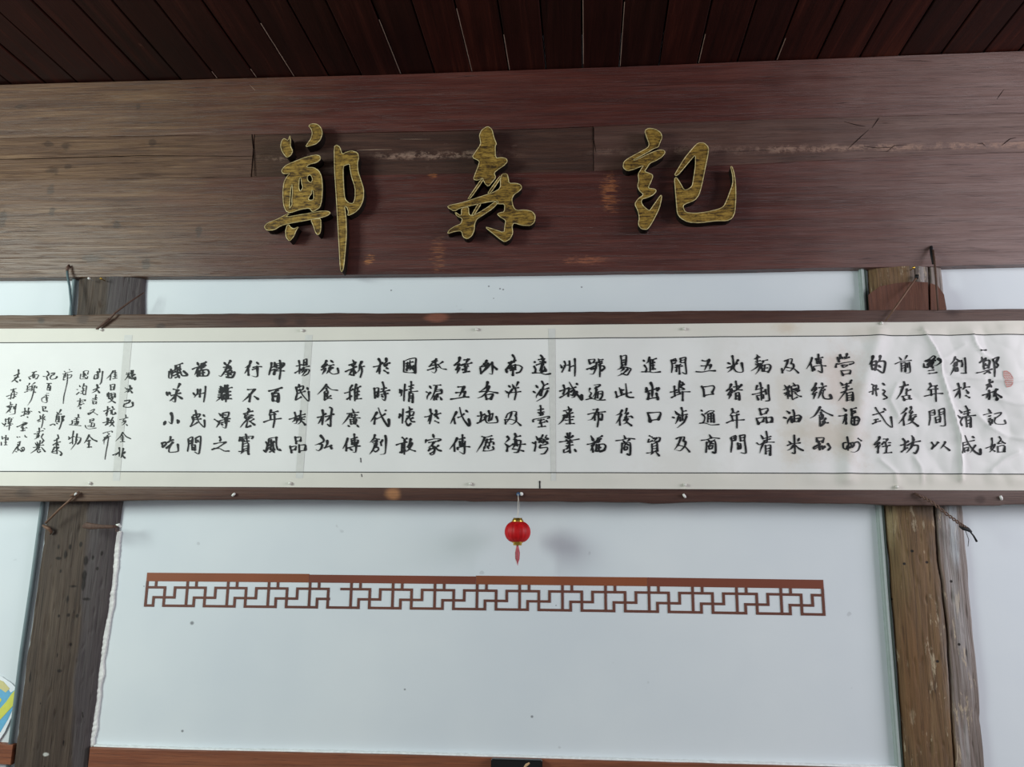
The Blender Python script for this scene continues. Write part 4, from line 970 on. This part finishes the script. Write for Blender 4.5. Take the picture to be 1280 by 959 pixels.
glyph_piece(sn, *A, [(197, 640), (243, 630), (246, 680), (262, 692), (310, 672), (370, 635), (432, 588), (443, 602), (400, 646), (330, 692), (298, 712), (283, 745), (282, 785), (265, 825), (235, 846), (207, 832), (197, 791), (155, 794), (102, 811), (115, 785), (150, 762), (194, 745), (203, 708), (165, 692), (152, 664), (195, 694)])
jj = empty('sign_character', at(850, 290, Y_L0), 'rightmost gilt character 記, its hook curving round to the right', 'sign letter', 'three raised gilt characters on the beam')
A = (760, 150, 5.994)
glyph_piece(jj, *A, [(275, 78), (305, 61), (355, 69), (395, 93), (406, 130), (386, 175), (378, 202), (340, 215), (300, 240), (240, 273), (190, 298), (198, 303), (250, 281), (320, 246), (385, 223), (421, 227), (428, 245), (405, 276), (360, 304), (313, 323), (290, 360), (272, 386), (330, 407), (336, 425), (318, 470), (298, 511), (350, 517), (363, 530), (340, 560), (300, 580), (256, 592), (248, 612), (260, 640), (290, 668), (311, 681), (340, 640), (375, 590), (398, 560), (403, 580), (385, 660), (346, 740), (310, 801), (290, 821), (250, 817), (227, 785), (235, 730), (225, 680), (199, 630), (225, 590), (269, 560), (235, 530), (221, 495), (232, 450), (224, 408), (250, 365), (268, 338), (200, 368), (145, 383), (113, 357), (117, 315), (150, 288), (230, 245), (298, 208), (310, 180), (290, 130)])
glyph_piece(jj, *A, [(499, 410), (520, 374), (570, 290), (640, 204), (675, 171), (720, 171), (754, 204), (749, 260), (726, 370), (702, 490), (682, 560), (650, 602), (570, 632), (561, 650), (580, 693), (650, 700), (740, 690), (830, 668), (867, 648), (890, 600), (935, 480), (935, 420), (918, 349), (929, 347), (946, 400), (956, 480), (958, 580), (951, 690), (930, 736), (890, 756), (800, 756), (690, 771), (600, 766), (545, 736), (519, 700), (511, 600), (504, 520), (497, 440), (512, 429), (540, 470), (570, 526), (600, 520), (630, 496), (641, 440), (655, 340), (656, 258), (620, 298), (570, 358), (530, 405), (510, 419)])

# ------------------------------------------------------------------ little lantern
M_RED = NT('red_lantern_cloth', .5, .3); M_RED.pos()
M_RED = M_RED.out(M_RED.ramp(M_RED.noise(40, (3, 3, .4), 3), [(.3, lin((164, 4, 10))), (.7, lin((196, 10, 18)))]))
M_BRASS = plain('shiny_brass', (220, 180, 84), .22, .6, .9, .05)
M_TASS = plain('pink_tassel', (188, 96, 104), .7, .2, 0, .25, 300)
M_STR = plain('pale_string', (206, 198, 186), .7, .2)
Y_LAN = 2.494
c = at(647, 665, Y_LAN); px_ = .00252
lan = empty('red_lantern', at(647, 703, Y_LAN), 'tiny round red lantern with brass caps and a tassel hanging below the scroll', 'lantern')
R, H = 16.3*px_, 14*px_
prof = []
for k in range(15):
    a = -1.12+2.24*k/14; prof.append((R*math.cos(a)**.8, H*math.sin(a)/math.sin(1.12)*.86))
lathe('body', c, prof, M_RED, lan, 64, 'Z', -.05, 20)
lathe('cap', c+Vector((0, 0, H*.84)), [(.0001, 0), (R*.44, 0), (R*.46, .002), (R*.40, .0075), (R*.34, .009), (R*.34, .0125), (.0001, .0125)], M_BRASS, lan, 28)
o = lathe('cap', c+Vector((0, 0, -H*.84-.011)), [(.0001, 0), (R*.31, 0), (R*.33, .002), (R*.33, .007), (R*.44, .009), (R*.44, .011), (.0001, .011)], M_BRASS, lan, 28)
tp = at(648, 618, Y_RAIL-.004); ct = c+Vector((0, 0, H*.84+.012))
st_ = [ct+(Vector((tp.x, Y_RAIL-.012, tp.z))-ct)*(k/6) for k in range(7)]
mesh('string', *join([tube_data(st_, .0008, 5), tube_data([p+Vector((.0065*math.sin(pi*k/6)-.002, 0, 0)) for k, p in enumerate(st_)], .0004, 4)]), M_STR, lan)
tb = c+Vector((0, 0, -H*.84-.011)); D = []
for k in range(16):
    a = 2*pi*k/16; r0 = .0022; r1 = random.uniform(.004, .0075)
    p = [tb+Vector((r0*math.cos(a), r0*math.sin(a), 0)), tb+Vector((r1*math.cos(a), r1*math.sin(a), -.022)), tb+Vector((r1*.9*math.cos(a), r1*.9*math.sin(a), -.040)), tb+Vector((.001*math.cos(a)+.001, .001*math.sin(a), -random.uniform(.05, .06)))]
    D.append(tube_data(p, [.0008, .0011, .001, .0004], 5))
mesh('tassel', *join(D), M_TASS, lan)
D = [tube_data([tb+Vector((-.004, -.002, 0)), tb+Vector((-.009, -.003, -.03)), tb+Vector((-.003, -.002, -.056))], .0005, 4)]
mesh('tassel_cord', *join(D), M_STR, lan)
M_BLUE = plain('blue_tack_paint', (52, 82, 116), .5, .4); M_WHITE = plain('white_plastic', (226, 226, 222), .4, .4, 0, .04)
tk = empty('hanging_tack', Vector((tp.x, Y_RAIL, tp.z-.006)), 'blue and white tack on the lower rail that holds the lantern string', 'tack')
lathe('head', Vector((tp.x, Y_RAIL-.0115, tp.z)), [(.0001, 0), (.0055, .001), (.0062, .004), (.004, .0085), (.0025, .0135)], M_BLUE, tk, 18, 'Y')
lathe('white_cap', Vector((tp.x+.0095, Y_RAIL-.010, tp.z+.001)), [(.0001, 0), (.0045, .001), (.0058, .004), (.0058, .0085), (.003, .0125)], M_WHITE, tk, 18, 'Y')

# ------------------------------------------------------------------ pins, chips and nails
pins = [((127, 412.5), 'clear-headed pin on the scroll top edge, left end near the small-script columns'),
        ((378, 413.5), 'clear-headed pin on the scroll top edge above the left pasted joint strip'),
        ((596, 412.2), 'clear-headed pin on the scroll top edge, roughly mid-length, below the middle gilt character'),
        ((855, 411.5), 'clear-headed pin on the scroll top edge below the right gilt character'),
        ((1101, 405), 'clear-headed pin on the scroll top edge at the foot of the slanting rusty nail'),
        ((113, 604), 'clear-headed pin on the scroll bottom edge above the dark left post'),
        ((363, 604.3), 'clear-headed pin on the scroll bottom edge under the left pasted joint strip'),
        ((588, 605), 'clear-headed pin on the scroll bottom edge, just left of the lantern'),
        ((856, 606.2), 'clear-headed pin on the scroll bottom edge, directly above a white plug'),
        ((1120, 609), 'clear-headed pin on the scroll bottom edge above the cracked right post')]
M_PIN = plain('clear_pin_head', (214, 212, 204), .2, .6, 0, .04)
pin0 = None
for (x, y), lab in pins:
    p = at(x, y, Y_PAPER); yy = paper_y(p.x, p.z)
    if pin0 is None:
        e = empty('push_pin', (p.x, yy, p.z), lab, 'pin', 'pins along the edges of the scroll')
        lathe('head', (p.x, yy-.0085, p.z), [(.0001, 0), (.0042, .0006), (.0052, .003), (.0052, .0055), (.0022, .0075)], M_PIN, e, 16, 'Y')
        lathe('needle', (p.x, yy-.0012, p.z), [(.0009, -.002), (.0009, .006)], M_BRASS, e, 8, 'Y'); pin0 = e
    else:
        e = pin0.copy(); COL.objects.link(e); e.location = (p.x, yy, p.z); e['label'] = lab
        for ch_ in list(pin0.children):
            c2 = ch_.copy(); COL.objects.link(c2); c2.parent = e
def plug(x, y, lab, ang):
    p = at(x, y, Y_RAIL); v = Vector((p.x, Y_RAIL-.007, p.z))
    o = tube('wall_plug', [v+Vector((-.006*math.cos(ang), .004, -.006*math.sin(ang))), v, v+Vector((.006*math.cos(ang), -.002, .006*math.sin(ang)))], [.0035, .0042, .0032], M_WHITE, None, 12)
    tag(o, lab, 'plug', 'white plastic plugs on the lower rail')
plug(293, 618.5, 'small white plug on the lower rail, left of the lantern', .6)
plug(855, 620, 'small white plug on the lower rail below a clear pin, right of the lantern', 2.2)
plug(1250, 622.5, 'small white plug at the right end of the lower rail', 2.0)
M_RUST = plain('rusty_iron', (82, 60, 50), .65, .35, .2, .25, 200)
M_RUST2 = plain('brown_iron', (104, 78, 62), .6, .35, .2, .25, 200)
M_ROD = plain('grey_green_wire', (84, 102, 106), .5, .4, .1)
M_BLK = plain('black_tape', (22, 24, 26), .6, .3)
def A3(x, y, Y): return at(x, y, Y)
# bent hook at the beam's lower edge, left
e = empty('bent_hook', at(87, 346, Y_BEAM-.01), 'thick grey wire hook driven into the beam foot left of the dark post', 'hook')
tube('shank', [A3(89.5, 394, 2.515), A3(88.6, 375, 2.52), A3(87, 358, 2.532), A3(84.4, 345, 2.543), A3(84.0, 338, 2.550)], .0040, M_ROD, e, 12)
tube('driven_end', [A3(84.0, 339, 2.549), A3(84.4, 334, 2.551), A3(86, 332, 2.556), A3(87.5, 335, 2.566), A3(87.6, 342, 2.570)], [.0042, .0044, .0044, .004, .003], M_RUST, e, 12)
# bent nail holding the top rail, left
e = empty('bent_nail', at(120, 411, Y_RAIL), 'rusty bent nail over the top rail in front of the dark left post', 'nail')
tube('shaft', [A3(180, 366, 2.553), A3(163, 377, 2.530), A3(144, 391, 2.511), A3(137, 399, 2.509)], [.0022, .0028, .0032, .0032], M_RUST, e, 10)
tube('bent_tip', [A3(138, 398, 2.512), A3(131, 403.5, 2.511), A3(123, 409.5, 2.512), A3(120, 411.5, 2.515)], [.0045, .0050, .0036, .0016], M_RUST, e, 10)
# hooks at the right
e = empty('bent_hook', at(1164, 336, Y_BEAM-.01), 'long dark staple driven into the beam foot above the cracked post', 'hook')
tube('shank', [A3(1166, 313, 2.548), A3(1168.5, 330, 2.530), A3(1170.5, 355, 2.522), A3(1172.5, 388, 2.514)], [.004, .0034, .0032, .0030], M_RUST, e, 10)
tube('driven_end', [A3(1166.5, 330, 2.536), A3(1164.5, 318, 2.546), A3(1164, 310, 2.556), A3(1164, 308, 2.572)], [.0036, .0046, .0052, .0048], M_BLK, e, 10)
e = empty('slanting_nail', at(1106, 401, Y_RAIL), 'long rusty nail slanting down across the top rail in front of the cracked post', 'nail')
tube('shaft', [A3(1146, 346.5, 2.550), A3(1135, 362, 2.534), A3(1121, 382, 2.513), A3(1107, 401, 2.508)], [.003, .003, .003, .0024], M_RUST2, e, 10)
tube('nail_head', [A3(1146.3, 344.5, 2.550), A3(1145.5, 347.8, 2.548)], [.0062, .0058], M_BLK, e, 10)
# lower left: nail from rail to pipe with its clip
e = empty('slanting_nail', at(57, 655, Y_RAIL), 'brown iron nail slanting from the bottom rail down to the grey pipe', 'nail')
tube('shaft', [A3(99, 615, 2.512), A3(92, 621, 2.512), A3(75, 636, 2.517), A3(57, 654, 2.532)], [.0034, .0032, .0034, .0036], M_RUST2, e, 10)
tube('nail_head', [A3(88, 620, 2.508), A3(93, 618, 2.504), A3(97, 617.5, 2.508)], [.004, .006, .004], M_RUST2, e, 10)
tube('white_plug', [A3(93, 619, 2.503), A3(95.5, 616.5, 2.500)], [.0032, .0028], M_WHITE, e, 10)
e = tube('pipe_clip', [A3(54, 657, 2.565), A3(57, 659, 2.552), A3(61, 661, 2.548), A3(64, 665, 2.556), A3(63, 667.5, 2.565)], [.004, .0055, .006, .0048, .003], M_RUST2, None, 12); tag(e, 'small brown clip fixing the grey pipe to the dark post', 'clip')
e = empty('flat_hook', at(128, 662, Y_POST-.03), 'flat rusty iron hook lying across the dark post under the bottom rail', 'hook')
mesh('iron_strip', *tube_data([A3(103, 658.5, 2.523), A3(108, 657, 2.520), A3(114, 658, 2.518), A3(128, 658.5, 2.518), A3(141, 658.5, 2.521), A3(147, 658, 2.532)], [.004, .0105, .0098, .0058, .0052, .0040], 10, .4), M_RUST, e)
mesh('plaster_blob', *tube_data([A3(145.5, 656.5, 2.533), A3(148.5, 656, 2.528), A3(151, 659, 2.535)], [.003, .0048, .003], 9), M_WHITE, e)
mesh('iron_ring', *tube_data([A3(145.5, 661, 2.528), A3(145, 664, 2.524), A3(147.5, 665, 2.524), A3(148.5, 662, 2.528)], .0014, 6), M_RUST, e)
# lower right: twisted cord
e = empty('twisted_cord', at(1212, 668, 2.53), 'twisted brown and black cord stretched from the bottom rail past the cracked post', 'cord')
M_CORD = plain('brown_cord', (106, 84, 72), .7, .2, 0, .3, 500)
base = [A3(1149, 619, 2.512), A3(1165, 628, 2.506), A3(1185, 644, 2.506), A3(1200, 655, 2.512), A3(1209, 661, 2.522)]
for ph in (0, pi):
    pts = []
    for k in range(49):
        u = k/48*4; i = min(3, int(u)); f = u-i; p = base[i].lerp(base[i+1], f)
        w_ = .0030 if k > 6 else .0030*k/6+.0005
        pts.append(p+Vector((math.sin(ph+k*.9)*w_*.7, math.cos(ph+k*.9)*w_, math.sin(ph+k*.9)*w_)))
    mesh('strand', *tube_data(pts, .0021, 7), M_CORD, e, True)
mesh('loop_end', *tube_data([A3(1143, 617, 2.516), A3(1147, 618.5, 2.509), A3(1152, 622, 2.510)], [.003, .0045, .0035], 8), M_RUST, e, True)
mesh('knot', *tube_data([A3(1199, 658, 2.518), A3(1204, 661, 2.516), A3(1210, 662, 2.518), A3(1214, 665, 2.524)], [.002, .0048, .0062, .0034], 9), M_BLK, e, True)
mesh('loose_tail', *tube_data([A3(1212, 664, 2.524), A3(1217, 670, 2.528), A3(1221, 677, 2.534)], [.002, .0026, .0034], 8), M_BLK, e, True)
mesh('loose_tail', *tube_data([A3(1207, 664, 2.524), A3(1211, 675, 2.54), A3(1210, 683, 2.56)], [.001, .001, .0009], 6), M_BLK, e, True)
# bright round nail heads where the posts meet the beam
def stud(x, y, mat, lab, r):
    p = at(x, y, 2.538); o = lathe('nail_stud', (p.x, 2.527, p.z), [(.0001, 0), (r*.7, .001), (r, .004), (r, .007), (r*.4, .008), (r*.4, .030)], mat, None, 14, 'Y'); tag(o, lab, 'nail')
stud(112.5, 348.8, M_WHITE, 'small white stud at the top of the dark left post under the beam', .0042)
stud(127.5, 349, M_BRASS, 'small brass stud beside the white one at the top of the dark left post', .0042)
stud(1141, 335.5, M_BRASS, 'small brass stud at the top of the cracked right post under the beam', .0045)
